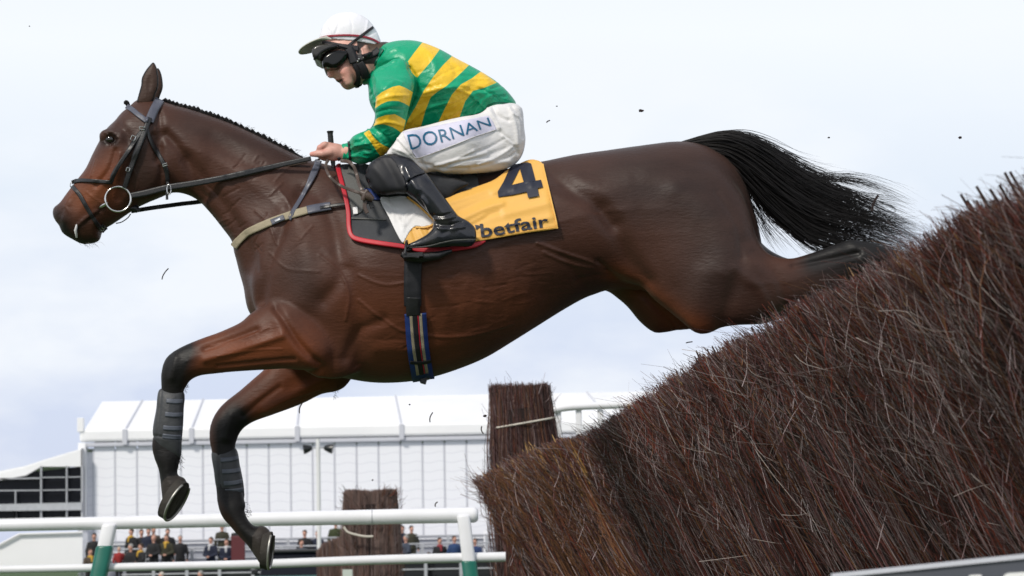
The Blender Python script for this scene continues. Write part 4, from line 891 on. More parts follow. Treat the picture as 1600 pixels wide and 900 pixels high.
sheet('blue_lining', [(569,296),(580,296),(590,305),(594,312),(580,311),(571,305)], MT['blue'], [BH], .020, .004, SP, False, 3, 3)
# number cloth
NC = thing('number_cloth', 'orange yellow number cloth with large dark 4 and lettering behind the rider\'s boot', 'number cloth', P(790,320,7.72))
nc = [(690,318),(704,308),(720,301),(745,292),(773,281),(795,264),(812,256),(829,249.5),(842,252),(848,257),(851,270),(856,290),(861,312),(866,334),(870.5,353),(866,357.5),(845,361),(826,363),(800,367),(770,372),(747,376.5),(725,377),(705,360)]
ncf = [([(700,318),(745,303),(790,285)],3,.004),([(716,330),(760,312),(800,300)],3.5,-.003),([(722,343),(760,325),(785,318)],3.5,.0045),([(735,352),(765,336),(780,331)],3,-.003),([(738,348),(757,337)],2,.003),([(800,262),(806,280),(800,300)],3,.003),([(822,252),(824,270),(830,290)],3.5,.0035),
       ([(755,360),(800,352),(862,340)],5,.0025),([(850,262),(858,300),(867,345)],2.5,-.003),([(745,372),(800,364),(866,354)],2,.003),([(790,335),(830,325),(856,318)],5,.002),([(770,300),(790,290)],4,.003)]
CL = sheet('cloth', nc, MT['yellow'], [BH], .018, .003, NC, True, 3., 5, [(a,b,c_*1.6) for a,b,c_ in ncf], flatten=3)
cb = obj_bvh(CL)
hem = strap('hem', [(848,256),(851,270),(861,312),(870,352),(866,356.5),(826,362),(747,375.5)], 2.4, MT['yellow'], [cb], .0035, .002, NC, False)
# figure 4
four = [(1120,405),(1116,372),(1150,315),(1190,228),(1215,212),(1290,200),(1312,208),(1322,245),(1338,308),(1370,303),(1381,345),(1350,352),(1358,397),(1295,409),(1286,373),(1200,392)]
hole = [(1196,334),(1268,316),(1246,240)]
cv = lambda L_: [(a/3.75+480, b/3.75+200) for a,b in L_]
from mathutils.geometry import tessellate_polygon
def flat_fig(name, polys, mt, tg, off, parent):
    pl = [[Vector((a,b,0)) for a,b in q] for q in polys]; tri = tessellate_polygon(pl); bm = bmesh.new(); vs = [bm.verts.new(v_) for q in pl for v_ in q]
    for t in tri:
        try: bm.faces.new([vs[i] for i in t])
        except ValueError: pass
    for _ in range(4):
        ed = [e_ for e_ in bm.edges if e_.calc_length() > 5]
        if ed: bmesh.ops.subdivide_edges(bm, edges=ed, cuts=1); bmesh.ops.triangulate(bm, faces=bm.faces)
    V = np.array([v_.co[:] for v_ in bm.verts]); bm.verts.index_update(); F = [[v_.index for v_ in f.verts] for f in bm.faces]; bm.free()
    y = hits(V[:,0],V[:,1],tg)-off; return mk(name, P(V[:,0],V[:,1],y), F, mt, parent, True)
flat_fig('printed_number', [cv(four), cv(hole)[::-1]], MT['navy'], [cb], .009, NC)
lettering('printed_letters', 'betfair', MT['navy'], [cb], [(752,370.5),(780,367),(810,361),(835,357),(858,353.5)], NC, .0055, bold=.015, heights=(30,26))
flat_fig('printed_mark', [[(742,351),(753,353),(744,359)]], MT['navy'], [cb], .0045, NC)
# saddle
SA = thing('saddle', 'small black racing saddle with stirrup under the crouching rider', 'saddle', P(660,300,7.9))
SV = Vol(P(560,420,YH)-np.array((0,.34,0)), P(800,225,YH)+np.array((0,.34,0)), .006)
SV.poly([(571,262),(600,258),(640,258),(680,264),(720,270),(745,266),(772,263),(790,262),(796,268),(780,280),(745,293),(715,302),(690,305),(650,303),(610,300),(580,290),(571,275)], 0, [(600,280,.9),(660,280,1.55),(760,275,1.6)], .01)
for sg in (-1,1): SV.poly([(571,262),(600,252),(640,262),(690,272),(735,282),(738,290),(715,300),(703,312),(690,312),(660,308),(620,306),(594,303),(578,290)], sg*.205, .22, .012)
V_,Q_ = SV.mesh(2); seatob = mk('seat_and_flaps', V_, Q_, MT['leather'], SA); sbv = bvh_of(V_,Q_)
strap('seat_edge', [(690,271),(715,274),(735,281),(738,287)], 3, MT['padgrey2'], [sbv], .003, .003, SA, False)
GI = strap('girth_strap', [(646,396),(645,420),(644.5,450),(645,478)], 27, MT['strapblack'], [BH], .008, .007, SA, True)
strap('girth_tab', [(646,465),(645.5,480),(646,493)], 22, MT['leather'], [BH], .014, .004, SA, True)
g_c = [(649,490),(651,520),(654,550),(658,575),(661,592)]
strap('girth_elastic', g_c, 34, MT['blue'], [BH], .010, .006, SA, True); sh = lambda d: [(a+d,b) for a,b in g_c]
strap('white_stripe', sh(-7), 4.5, MT['khaki'], [BH], .0135, .003, SA, True); strap('white_stripe', sh(8), 4.5, MT['khaki'], [BH], .0135, .003, SA, True)
strap('red_stripe', sh(4), 1.6, MT['red'], [BH], .0135, .003, SA, True); strap('black_stripe', sh(-.5), 7, MT['strapblack'], [BH], .0137, .003, SA, True)
strap('girth_keeper', [(641,566),(657,567),(674,564)], 4.5, MT['strapblack'], [BH], .016, .004, SA, False)
m = MB(); m.box(P(662,594,7.98)+(0,0,0), (.018,.05,.022), Matrix.Rotation(.3,3,'Y')); m.build('girth_buckle', MT['leather'], SA, bevel=.002)
# white front flap of the lead cloth with orange reverse
WF = thing('lead_cloth_flap', 'crumpled white cloth flap with thin orange edge in front of the rider\'s boot', 'cloth', P(630,345,7.7))
wf = [(594,311),(610,308),(628,306.5),(640,311),(652,320),(664,331),(676,343),(676,350),(664,354),(648,354),(640,362),(634,372),(629,379),(620,365),(608,340)]
wff = [([(596,316),(612,326),(622,330)],2.2,-.004),([(605,312),(612,322)],1.5,.004),([(622,340),(632,352),(640,342),(650,330)],2,.004),([(630,360),(633,340),(644,325)],1.8,.004),([(612,330),(616,345)],2.5,.003),([(645,322),(640,335),(625,345)],2.5,-.003)]
sheet('cloth', wf, MT['white'], [BH], .026, .003, WF, False, 2.5, 4, wff, flatten=2)
strap('orange_edge', [(636,308),(652,320),(664,331),(676,343),(677,350),(665,355),(649,355)], 2.4, MT['yellow'], [BH], .031, .003, WF, False)
sheet('orange_reverse', [(630,375),(634,363),(642,356),(660,356),(674,352),(684,342),(690,352),(684,364),(668,372),(650,378),(636,384)], MT['yellow'], [BH], .024, .003, WF, False, 2.5, 4, [([(655,357),(662,372)],2,.004),([(668,355),(672,370)],2,-.004),([(644,360),(650,376)],2,-.004)], flatten=2)
# ------------------------------------------------------------------ rider
JO = thing('person', 'rider in green and yellow striped silks and white cap crouching over the leaping horse', 'person', P(700,270,YH))
hz_ = .0042
def vol(u0,v0,u1,v1,y0,y1,hh): 
    a = P(u0,v1,YH); b = P(u1,v0,YH); return Vol((a[0],YH+y0,a[2]), (b[0],YH+y1,b[2]), hh)
# body: one continuous figure under the clothes
JB = vol(470,30,830,410,-.40,.40,.0048)
pts3 = lambda u_,v_,y_: P(u_,v_,YH+y_)
JB.poly([(604,92),(640,82),(690,98),(735,126),(760,158),(780,195),(785,215),(770,230),(745,215),(715,175),(650,180),(605,155),(594,120)], 0, .62, .02)
for s_ in (-1,1):
    JB.cone(pts3(622,114,s_*.12), .030, pts3(612,180,s_*.205), .012, .01); JB.cone(pts3(612,182,s_*.205), .012, pts3(575,228,s_*.145), .014, .006); JB.cone(pts3(575,230,s_*.145), .014, pts3(532,239,s_*.085), .0205, .008)
    JB.cone(pts3(765,215,s_*.09), .05, pts3(640,250,s_*.235), .026, .03); JB.cone(pts3(625,268,s_*.275), .020, pts3(700,345,s_*.31), .018, .02); JB.cone(pts3(712,364,s_*.315), .015, pts3(665,378,s_*.315), .009, .01)
JB.cone(pts3(600,96,0), .040, pts3(570,88,0), .042, .02)
V_,Q_ = JB.mesh(2)
# head and hands finer, joined to the figure as its skin mesh
HD = vol(480,15,625,160,-.13,.13,.0024)
HD.poly([(509,60),(505,74),(502,88),(502.5,97),(506,101),(509,107),(511.2,114),(511.6,119),(514,121.2),(517.5,121),(521.5,122.2),(524,124.5),(526,127.3),(529.5,129),(531.5,131),(533,133.4),(535.5,136.5),(539.5,139.3),(545,140.2),(552,137.5),(560,133),(570,126),(580,118),(590,108),(590,80),(582,60),(566,50),(540,46),(520,52)], 0, [(540,80,.80),(508,112,.72),(530,130,.85),(575,90,.78),(545,135,.8)], .006, 4)
for s_ in (-1,1):
    HD.cone(pts3(538,110,s_*.050), .017, pts3(545,128,s_*.046), .014, .02)    # cheek and jaw
    HD.cone(pts3(516.3,118.5,s_*.013), .0075, pts3(517.5,118.5,s_*.013), .0065, .006)
    HD.ell(pts3(514.5,120.6,s_*.009), (.0035,.003,.003), .002, 'sub'); HD.ell(pts3(511,104,s_*.035), (.013,.014,.012), .01, 'sub')
    HD.poly([(566,74),(572,70),(578,73),(579,82),(574,90),(569,88),(567,80)], s_*.078, .5, .006)
HD.poly([(523.5,126.4),(528,126.6),(533,124.5),(537,123.6),(534,126.6),(530.5,129.2),(526,129)], -.02, 3.0, .002, 3, op='sub')
HD.cone(pts3(575,100,0), .060, pts3(600,96,0), .062, .02)
Vh,Qh = HD.mesh(2)
Vh = relief(Vh, Qh, [([(520,117),(526,122),(532,132)],1.6,-.0022),([(523,124.6),(530,124),(537,122)],1.2,.0016),([(530,131),(535,129.5),(539,126)],1.5,.0018),([(516,106),(524,112),(536,114)],4,.0025),([(512,117),(515,114.5),(519,116),(519,120)],1,-.0012),([(560,132),(550,122)],5,-.001)])
uu,vv = side_px(Vh); f_ = lambda pts,sg: np.exp(-(seg_dist(uu,vv,np.array(pts,float),False)/sg)**2)
skinc = np.array((.72,.39,.31)); c = np.tile(skinc,(len(Vh),1))
def mxc(c, col, w): w = np.clip(w,0,1)[:,None]; return c*(1-w)+np.array(col)*w
c = mxc(c, (.40,.24,.20), .5*f_([(540,134),(556,124),(562,108)],8)); c = mxc(c,(.62,.20,.16),.5*f_([(512,117),(520,112)],4)+.4*f_([(534,110),(544,114)],8)); c = mxc(c,(.42,.11,.10),.9*f_([(523.5,125.2),(530,124.4),(536,122.8)],1.1)+.9*f_([(530,130.2),(534,128.6),(537.5,126)],1.2))
hairm = (uu > 558) & (vv < 100) & (sdist(uu,vv,np.array([(564,76),(571,70),(579,72),(580,82),(575,91),(568,90),(565,82)],float)) < 0); c[hairm] = (.022,.014,.010)
c = mxc(c,(.02,.01,.01),1.2*f_([(526,127.4),(530,127),(534,125.4)],1.3)); c = mxc(c,(.06,.035,.02),1.3*f_([(580,72),(592,76),(596,92)],9))
MT['skin2'] = mat('skin_face', rough=.48, bump=.0005, bscale=70, var=.08, vscale=30, col_attr=True)
# hand (near): fist over the rein with the thumb forward
HN = vol(478,212,545,262,-.20,.20,.0021)
def hand(V, s_):
    H = lambda u_,v_,d_=0: pts3(u_,v_,s_*(.085+d_))
    V.cone(H(536,239), .0255, H(524,238), .0245, .006); V.cone(H(524,236,.004), .0235, H(508,231,.004), .020, .008); V.cone(H(520,244,.003), .016, H(506,240,.003), .014, .008)
    F_ = [((508,226),(500,231),(498,239),(503,244),.0095,.012),((509,230),(499,235),(498.5,242),(505,246.5),.0095,.004),((511,234),(502,239),(502,245.5),(508,248),.0090,-.004),((514,238),(506,243),(507,247.5),(513,249),.0080,-.012)]
    for a,b,c_,d_,r,o in F_:
        o2 = .018-o*.2
        V.cone(H(*a,o+.006), r*1.05, H(*b,o+.010), r, .003); V.cone(H(*b,o+.010), r, H(*c_,o+.006), r*.92, .003); V.cone(H(*c_,o+.006), r*.92, H(*d_,o-.012), r*.85, .003)
    V.cone(H(516,238,.020), .012, H(504,240.5,.024), .0105, .006); V.cone(H(504,240.5,.024), .0105, H(494,240.5,.020), .0098, .003); V.cone(H(494,240.5,.020), .0098, H(487.5,241,.013), .0082, .003)
hand(HN, -1); hand(HN, 1); Vn_,Qn_ = HN.mesh(2)
uu,vv = side_px(Vn_); cn = np.tile((.62,.33,.27),(len(Vn_),1)); cn = mxc(cn,(.66,.22,.19),.6*f_([(505,228),(500,233)],3)+.5*f_([(488,241),(493,240)],3)) if False else mxc(cn,(.64,.22,.18),.55*np.exp(-(np.hypot(uu-502,vv-231)/5)**2)+.5*np.exp(-(np.hypot(uu-488,vv-241)/4)**2))
AllV = np.concatenate([V_,Vh,Vn_]); AllQ = np.concatenate([Q_,Qh+len(V_),Qn_+len(V_)+len(Vh)]); AllC = np.concatenate([np.tile(skinc,(len(V_),1)), c, cn])
mk('body', AllV, AllQ, MT['skin2'], JO, True, None, AllC); hdb = bvh_of(Vh,Qh)
# jacket --------------------------------------------------------------
JK = vol(520,55,820,270,-.36,.36,hz_)
JK.poly([(597,72),(614,66.5),(639,64.5),(661,68),(689,79),(714,93),(739,106),(764,120.5),(783,134),(798,149),(807,163),(800,171),(785,177),(768,186),(755,194),(735,200),(717,203),(689,208),(660,211),(632,213),(610,203),(592,186),(583,172),(577,158),(575.5,141),(574,132),(566,131),(566,124),(578,110),(584,92),(590,80)],
        0, [(620,90,1.45),(700,140,1.35),(780,155,1.6),(590,150,1.2),(572,128,.9),(760,188,.8),(700,203,.8)], .02, 4)
YA = [(615,105,-.165),(600,180,-.235),(570,225,-.16),(535,240,-.085)]
YAf = [(a,b,-c_) for a,b,c_ in YA]
slv = [(603,100),(616,92),(632,94),(641,108),(648,125),(646,143),(640,165),(635,186),(629,207),(621,222),(602,240),(584,249.5),(572,254),(561,257),(552,254),(546,252),(538,250.5),(532,249),(530,240),(529,228.5),(536,224.5),(543,222),(549,216),(555,211.5),(566,206),(575,201.5),(583,193),(586,183),(585.5,172),(588,157),(584,146),(583,131),(582,118),(590,106)]
for ya in (YA, YAf): JK.poly(slv, ya, [(615,110,.85),(600,180,.95),(560,235,.95)], .007, 4)
Vj,Qj = JK.mesh(2)
# open the cloth where collar, waist and cuffs end
folds = [([(588,108),(600,100),(620,94)],3,-.005),([(640,106),(650,125),(648,150),(636,180)],3,-.008),([(650,150),(680,140),(720,134),(745,138)],3.2,.004),([(655,165),(690,150),(730,142)],4,-.003),([(640,190),(665,170),(700,160)],3,.004),
 ([(717,140),(740,150),(760,168)],3,.005),([(735,135),(765,145),(782,157)],3,-.004),([(700,185),(720,170),(740,155)],3,.004),([(740,178),(750,160),(770,150)],2.5,.004),([(760,163),(768,152),(790,150)],2.5,-.003),([(725,180),(745,160)],2.5,-.004),
 ([(586,160),(610,150),(640,150)],2.2,.003),([(588,176),(610,170),(634,172)],2.5,-.003),([(586,196),(606,190),(630,196)],2.5,.004),([(575,203),(590,215),(603,238)],2.2,.005),([(583,200),(600,212),(614,228)],3,-.004),([(568,207),(580,224),(590,246)],2.2,-.005),
 ([(548,232),(562,226),(577,224)],1.8,.005),([(552,240),(566,234),(578,236)],1.8,-.004),([(545,246),(560,243),(575,246)],1.8,.004),([(556,222),(566,220),(572,212)],1.8,-.003),([(543,223),(547,236),(549,251)],1.4,-.004),([(536,225),(538,238),(537,250)],1.4,.002),
 ([(584,120),(590,110),(600,106)],2,.003),([(582,92),(594,86),(600,76)],2.5,-.004),([(590,98),(604,84),(622,74)],2.5,.003),([(578,150),(583,140),(583,120)],2,-.004),([(665,78),(680,100),(678,120)],5,.002),([(700,90),(712,108),(710,125)],5,-.002),([(600,140),(615,128),(628,130)],3,.002)]
r3 = np.random.default_rng(5)
for _ in range(24):
    a_ = r3.uniform(545,605); b_ = r3.uniform(205,250); folds.append(([(a_,b_),(a_+r3.uniform(6,14),b_+r3.uniform(-6,3))],1.1,r3.uniform(.0012,.0026)*r3.choice([-1,1])))
for _ in range(30):
    a_ = r3.uniform(650,775); b_ = r3.uniform(110,185); folds.append(([(a_,b_),(a_+r3.uniform(14,30),b_+r3.uniform(-14,4))],1.8,r3.uniform(.001,.002)*r3.choice([-1,1])))
Vj = relief(Vj, Qj, [(a,b,c*1.5) for a,b,c in folds]); uu,vv = side_px(Vj)
arm = sdist(uu,vv,spline(slv,True,4)); dn = np.where(Vj[:,1] < YH, YH-Vj[:,1], Vj[:,1]-YH)
isarm = (arm > -1) & (dn > np.interp(vv,[90,130,200,250],[.13,.135,.12,.02]))
tor = [[(660,66),(688,76),(671,99),(651.5,121.5),(640,110),(634,101),(646,84)], [(708,86),(733,101.5),(716,118),(698,134),(684,143),(673,152),(665,172),(657,200),(628,208),(638,186),(650,166),(662,142),(677,120),(692,102)],
       [(752,111),(776,129),(757,137),(739,142),(727,158),(717,186),(684,193),(694,172),(706,148),(720,132),(738,122)]]
slb = [[(585,170),(587,152),(596,144.5),(605,139.5),(614,135.5),(624,133.5),(634,137.5),(646,144.5),(641,167),(632,161.5),(623,158),(614,157.5),(605,158.5),(595,163)],
       [(581,198),(585,188),(592,183.5),(602,180),(617,178.5),(625,182.5),(634,188),(629,209),(621,203),(614,199),(606,196),(599,194),(590,194.5)],
       [(568,208),(577,203),(581,210),(586,217),(596,225),(609,232),(603,241),(596,246.5),(588,235),(580,223)]]
bt = np.max([sdist(uu,vv,np.array(q,float)) for q in tor],0); bs = np.max([sdist(uu,vv,np.array(q,float)) for q in slb],0)
band = np.where(isarm, bs, bt)
JACK = mk('silk_jacket', Vj, Qj, MT['silk'], JO, True, {'band': band}); jb = bvh_of(Vj,Qj)
strap('cuff_band', [(528.5,229),(527.5,240),(530.5,250)], 5, MT['strapblack'], [jb], .004, .006, JO, False); strap('elastic_band', [(544.5,221),(546,236),(547,251)], 3.2, MT['strapblack'], [jb], .002, .002, JO, False)
strap('wristband', [(529,228),(528,240),(531,250)], 4, MT['leather'], [jb,hdb], .007, .006, JO, False)
strap('collar', [(566,128),(574,118),(581,104),(588,90),(597,76)], 7, MT['greenblack'], [jb], .004, .004, JO, True)
strap('waistband', [(717,185.5),(754,175.5),(764,164.5),(782,160.5),(806,164)], 2, MT['greenblack'], [jb], .001, .002, JO, False)
# breeches ---------------------------------------------------------------
BV = vol(585,150,830,300,-.40,.40,hz_)
BV.poly([(757,176),(764,162),(782,159),(800,161),(812,166),(817,174),(819,199),(821,220),(816,242),(802,258),(776,267),(740,264),(720,240),(725,200)], 0, 1.45, .02)
YT = [(800,215,-.10),(700,230,-.19),(620,245,-.265)]
th_ = [(604,243),(606,236),(615,225),(624,212),(632,205),(658,198),(689,190),(717,184),(748,178),(770,164),(800,164),(813,172),(819,199),(820,222),(814,243),(800,259),(776,268),(736,271),(700,272),(689,270),(675,268),(664,270),(652,266),(630,256),(612,250)]
for sgn in (-1,1): BV.poly(th_, [(a,b,-sgn*c_) for a,b,c_ in YT], [(640,240,.8),(760,215,.75)], .015, 4)
Vb,Qb = BV.mesh(2)
Vb = relief(Vb, Qb, [(a_,b_,c_*1.7) for a_,b_,c_ in [([(630,215),(645,232),(665,262)],2.5,-.003),([(615,232),(635,240),(655,262)],2.2,.004),([(622,222),(640,246),(652,262)],2,-.003),([(612,240),(632,250),(648,262)],2,-.003),([(780,205),(800,222),(810,240)],2.2,-.003),([(785,212),(803,226)],2,.003),([(800,180),(806,200),(808,226)],3,.003),
  ([(770,165),(778,180),(795,188)],2.5,-.004),([(762,170),(775,190),(780,200)],2.5,.003),([(690,268),(740,255),(795,252)],4,.003),([(700,258),(750,246),(790,232)],3,-.002),([(670,262),(720,250),(760,240)],3,.0022),([(800,165),(815,185),(817,215)],2,-.003),([(740,262),(790,248),(806,238)],2,-.002),([(655,255),(690,262),(730,262)],2.5,-.003),([(700,262),(730,252),(760,250)],1.6,.0025),([(745,256),(775,246),(800,230)],1.6,.0025),([(720,246),(760,232),(790,216)],1.8,-.002),([(680,258),(710,250),(740,236)],1.8,.002),([(796,170),(801,178),(810,182)],1.6,.003),([(620,215),(630,226),(642,240)],1.6,.003)]])
mk('breeches', Vb, Qb, MT['breech'], JO); bb = bvh_of(Vb,Qb)
PT = sheet('white_patch', [(629,206.5),(650,203),(690,195),(730,187),(763,181),(770,190),(776,203),(740,215),(700,231),(651.5,248),(642,234),(634,219)], MT['patch'], [bb], .002, .002, JO, False, 3, 1)
pb = obj_bvh(PT); strap('patch_hem', [(630,208),(642,233),(651.5,247),(700,230),(740,214),(775.5,202.5)], 1.2, MT['breech'], [pb,bb], .002, .001, JO, False)
lettering('printed_letters', 'DORNAN', MT['teal'], [bb,pb], [(642,234.5),(665,228.5),(695,221),(725,211.5),(748,203.5),(768,196)], JO, .0035, heights=(36,20), bold=.0)
# boots ---------------------------------------------------------------
BO = vol(560,235,760,410,-.42,.42,.0042)
for sgn in (-1,1):
    BO.poly([(574,262),(581,252),(597,243),(612,240),(629,241),(641,247),(653,258),(664,269),(676,283),(693,306),(712,332),(722,346),(716,362),(700,366),(684,360),(679,346),(670,334),(662,326),(651,315),(640,307),(634,303),(615,303),(600,305),(586,300),(577,288),(573,275)], [(600,270,sgn*.275),(700,350,sgn*.315)], [(600,270,.6),(690,330,.8)], .012, 4)
    BO.poly([(679,346),(700,340),(722,341),(735,348),(743,357),(744.5,366),(744,376),(736,385),(720,386),(700,386),(683,390),(660,393),(642,393),(633,388),(634,384),(640,380),(651,375),(667,366),(676,356)], sgn*.315, [(660,385,.85),(720,365,.62)], .010, 4)
Vo,Qo = BO.mesh(2)
Vo = relief(Vo, Qo, [([(636,285),(648,276),(664,270)],1.6,-.004),([(676,336),(690,338),(708,332)],2,-.006),([(680,342),(695,342),(712,338)],2,.005),([(683,350),(700,352),(722,346)],2,-.006),([(682,356),(700,358),(726,354)],2.4,.004),([(660,310),(668,322),(672,336)],3,.005),([(652,306),(660,318),(666,330)],2.5,-.004),
   ([(640,388),(680,382),(712,376),(743,374)],1.3,-.003),([(634,262),(642,280),(652,296)],4,.005),([(600,250),(612,270),(622,290)],5,-.006),([(585,262),(600,280),(612,300)],4,.005),([(690,366),(700,360),(706,350)],2.5,-.003)])
for nearside in (True, False):
    sel = (Vo[Qo[:,0],1] < YH) == nearside; q_ = Qo[sel]; un, iv = np.unique(q_, return_inverse=True); mk('riding_boot', Vo[un], iv.reshape(-1,4), MT['bootleather'], JO)
ob = bvh_of(Vo,Qo)
strap('sole_welt', [(639,387),(665,385),(690,379.5),(712,375.5),(743,374)], 1.6, MT['padgrey2'], [ob], .0015, .002, JO, False)
strap('boot_cuff', [(635,283),(641,278),(650,273),(664,268.5)], 3, MT['bootleather'], [ob], .002, .002, JO, False)
sheet('knee_pad', [(571,272),(578,258),(592,248),(606,244),(617,252),(626,268),(634,287),(634,302),(617,302),(598,305),(585,300),(575,288)], MT['strapblack'], [ob,sbv], .005, .003, SA, False, 4, 4)
# stirrup iron
for yy in (-.315,.315):
    m = MB(); c_ = P(650,388,YH+yy); m.tube([P(628,399,YH+yy-.045),P(655,402,YH+yy-.045)], .005, 8); m.tube([P(628,399,YH+yy+.045),P(655,402,YH+yy+.045)], .005, 8)
    t_ = np.linspace(0,math.pi,14); q0 = P(634,400,YH+yy); m.tube([q0+np.array((.004*math.sin(a),math.cos(a)*.052,math.sin(a)*.045)) for a in t_], .004, 8)
    m.box(P(646,401,YH+yy), (.06,.10,.012), Matrix.Rotation(-.05,3,'Y')); m.build('stirrup_iron', MT['leather'], SA, smooth=True)
m = MB(); m.tube(P(np.array([628.,636,655,685,706]),np.array([396.,401,403,399,392]),YH-.30), [.010,.014,.016,.013,.006], 10); m.build('stirrup_tread', MT['leather'], SA, smooth=True)
strap('stirrup_leather', [(616,300),(626,335),(636,370),(640,392)], 7, MT['leather'], [BH], .020, .004, SA, False)
# helmet ---------------------------------------------------------------
HE = vol(465,10,610,95,-.16,.16,.003)
HE.poly([(499,60),(502,47),(508,36),(518,26),(530,21),(545,19.5),(560,22),(573,29),(584,41),(591,54),(596,68),(598,84),(590,105),(570,118),(540,120),(515,108),(500,80)], 0, .88, .006); HE.cut([495,515,530,545,565,585,600],[60.5,63.5,66.5,68,70,73,74.5])
Ve,Qe = HE.mesh(2); Ve = relief(Ve, Qe, [([(530,22),(528,40),(522,56)],1.5,-.002),([(575,32),(572,48),(568,58)],2,.002),([(588,50),(578,54),(566,54)],1.2,-.0018),([(512,34),(516,46),(516,56)],2,.002),([(545,20),(550,40),(548,58)],1.2,-.0015)])
HLM = mk('cap', Ve, Qe, MT['helmet'], JO); eb = bvh_of(Ve,Qe)
strap('red_piping', [(500,60),(512,56.8),(530,55.3),(548,55.2),(566,57),(582,61.5),(595,69)], 3.2, MT['helmetred'], [eb], .0015, .003, HLM, True)
def peak():
    n1, n2 = 15, 9; V=[]; 
    for i in range(n1):
        a = (i/(n1-1)-.5)*math.pi*.98
        for j in range(n2):
            t = j/(n2-1); w = .083*(1-.04*t); base_u = 519-17*math.cos(a); base_v = 62.5
            u_ = base_u-(36*math.cos(a)**.6 if math.cos(a) > 0 else 0)*t*1.0; v_ = base_v+(-2*math.sin(math.pi*t*.8)+17*t**1.4)*math.cos(a)-1*(1-math.cos(a))
            yy = math.sin(a)*w*(1+.04*t); V.append(P(u_+4*math.sin(a)*t, v_-1*abs(math.sin(a))+(9*math.sin(a)+4)*t, YH+yy))
    return np.array(V), grid_faces(n1,n2)
pv,pf = peak(); o = mk('peak', pv, pf, MT['peak'], HLM); mm = o.modifiers.new('t','SOLIDIFY'); mm.thickness=.004
GV = vol(480,55,610,115,-.15,.15,.0026)
GV.extr([(487.5,77),(494,71.5),(505,69),(520,70),(530,74),(523,78),(512,82),(504,89),(501,96),(494,93),(490,91),(488,86)], 0, .078, .012); V3,Q3 = GV.mesh(2); mk('raised_goggles', V3, Q3, MT['lensgrey'], JO)
strap('goggle_frame', [(491,93),(498,83),(510,76),(529,69.5)], 3.5, MT['strapblack'], [bvh_of(V3,Q3),hdb], .003, .004, JO, False)
GV = vol(480,55,610,115,-.15,.15,.0026)
GV.extr([(503.5,95),(507,88),(516,82),(528,79),(540,80),(544,84),(541.5,93),(536,100.5),(528,106.5),(520,108.5),(514,106.5),(510,105),(506,107),(504,102)], 0, .083, .014); V3,Q3 = GV.mesh(2); mk('goggles', V3, Q3, MT['lens'], JO); gb = bvh_of(V3,Q3)
strap('helmet_liner', [(503,67),(515,69),(530,72),(545,74),(560,76)], 8, MT['strapblack'], [hdb], .005, .004, JO, False)
strap('goggle_strap', [(543,73),(555,63),(570,52),(583,42.5)], 4.2, MT['strapblack'], [eb,hdb], .003, .003, JO, False); strap('goggle_strap', [(530,70),(542,73),(548,76)], 5, MT['strapblack'], [hdb,gb], .010, .003, JO, False)
m = MB(); yq_ = hits([538],[76],[gb,hdb])[0]-.004; m.tube([P(534,77,yq_),P(537,74,yq_),P(541,75,yq_),P(542,78,yq_)], .0012, 6); m.build('strap_slider', MT['chrome'], JO)
strap('chin_harness', [(545,76),(552,88),(556,100),(560,114),(560,126),(556,134)], 8, MT['strapblack'], [hdb], .006, .006, JO, True, wfun=([0,.3,.6,1],[1.6,1.7,1.0,.8]))
strap('ear_guard', [(545,76),(549,86),(553,98)], 13, MT['strapblack'], [hdb], .008, .009, JO, True); strap('nape_strap', [(560,92),(572,88),(584,84),(592,78)], 9, MT['strapblack'], [hdb], .006, .007, JO, True)
strap('jaw_cover', [(562,98),(569,110),(572,122)], 12, MT['strapblack'], [hdb], .008, .006, JO, True)
for a_,b_ in ((561,92.5),(568,90),(559,96)):
    bm = bmesh.new(); bmesh.ops.create_uvsphere(bm, u_segments=10, v_segments=8, radius=.0035); me = bpy.data.meshes.new('harness_stud'); bm.to_mesh(me); bm.free(); me.materials.append(MT['chrome']); y_ = hits([a_],[b_],[hdb])[0]-.012
    me.transform(Matrix.Translation(Vector(P(a_,b_,y_)))); link('harness_stud', me, JO)
# whip and hanging rein loop
m = MB(); wp = P(np.array([515.8,516,517,518.5,520,521]),np.array([205,209,222,238,250,262]),YH-.085); m.tube(wp[:2], [.011,.0085], 12); m.tube(wp[1:], [.0085,.0088,.0085,.008,.006], 12)
tag(m.build('riding_whip', MT['leather'], None, smooth=True), 'short black whip handle rising out of the rider\'s fist', 'whip')
RL = thing('rein_loop', 'brown leather rein end hanging in a knotted loop below the rider\'s hand', 'rein', P(540,270,7.75))
strap('loop', [(513,250),(509.5,256),(510,264),(514,274),(522,283),(534,291),(550,297.5),(566,303)], 4.6, MT['brownleather'], None, 0, .004, RL, False, free=[(512,252,-.14),(520,280,-.22),(566,303,-.30)])
strap('loop', [(532,251),(545,253),(553,261),(558,275),(562,290),(569,303)], 5.2, MT['brownleather'], None, 0, .004, RL, False, free=[(532,251,-.14),(553,261,-.22),(569,303,-.30)])
strap('rein_tail', [(568,306),(570,315),(570,324),(574,333)], 6, MT['brownleather'], None, 0, .004, RL, False, free=[(570,315,-.31)]); strap('rein_tail', [(574,306),(579,316),(582,325)], 7, MT['leather'], None, 0, .005, RL, False, free=[(570,315,-.30)])
m = MB(); m.tube(P(np.array([563.,569,576,583]),np.array([300.,303,307,312]),YH-.31), [.008,.014,.014,.008], 10); m.tube(P(np.array([574.,570,567]),np.array([297.,305,313]),YH-.315), [.007,.010,.006], 8); m.build('knot', MT['brownleather'], RL, smooth=True)
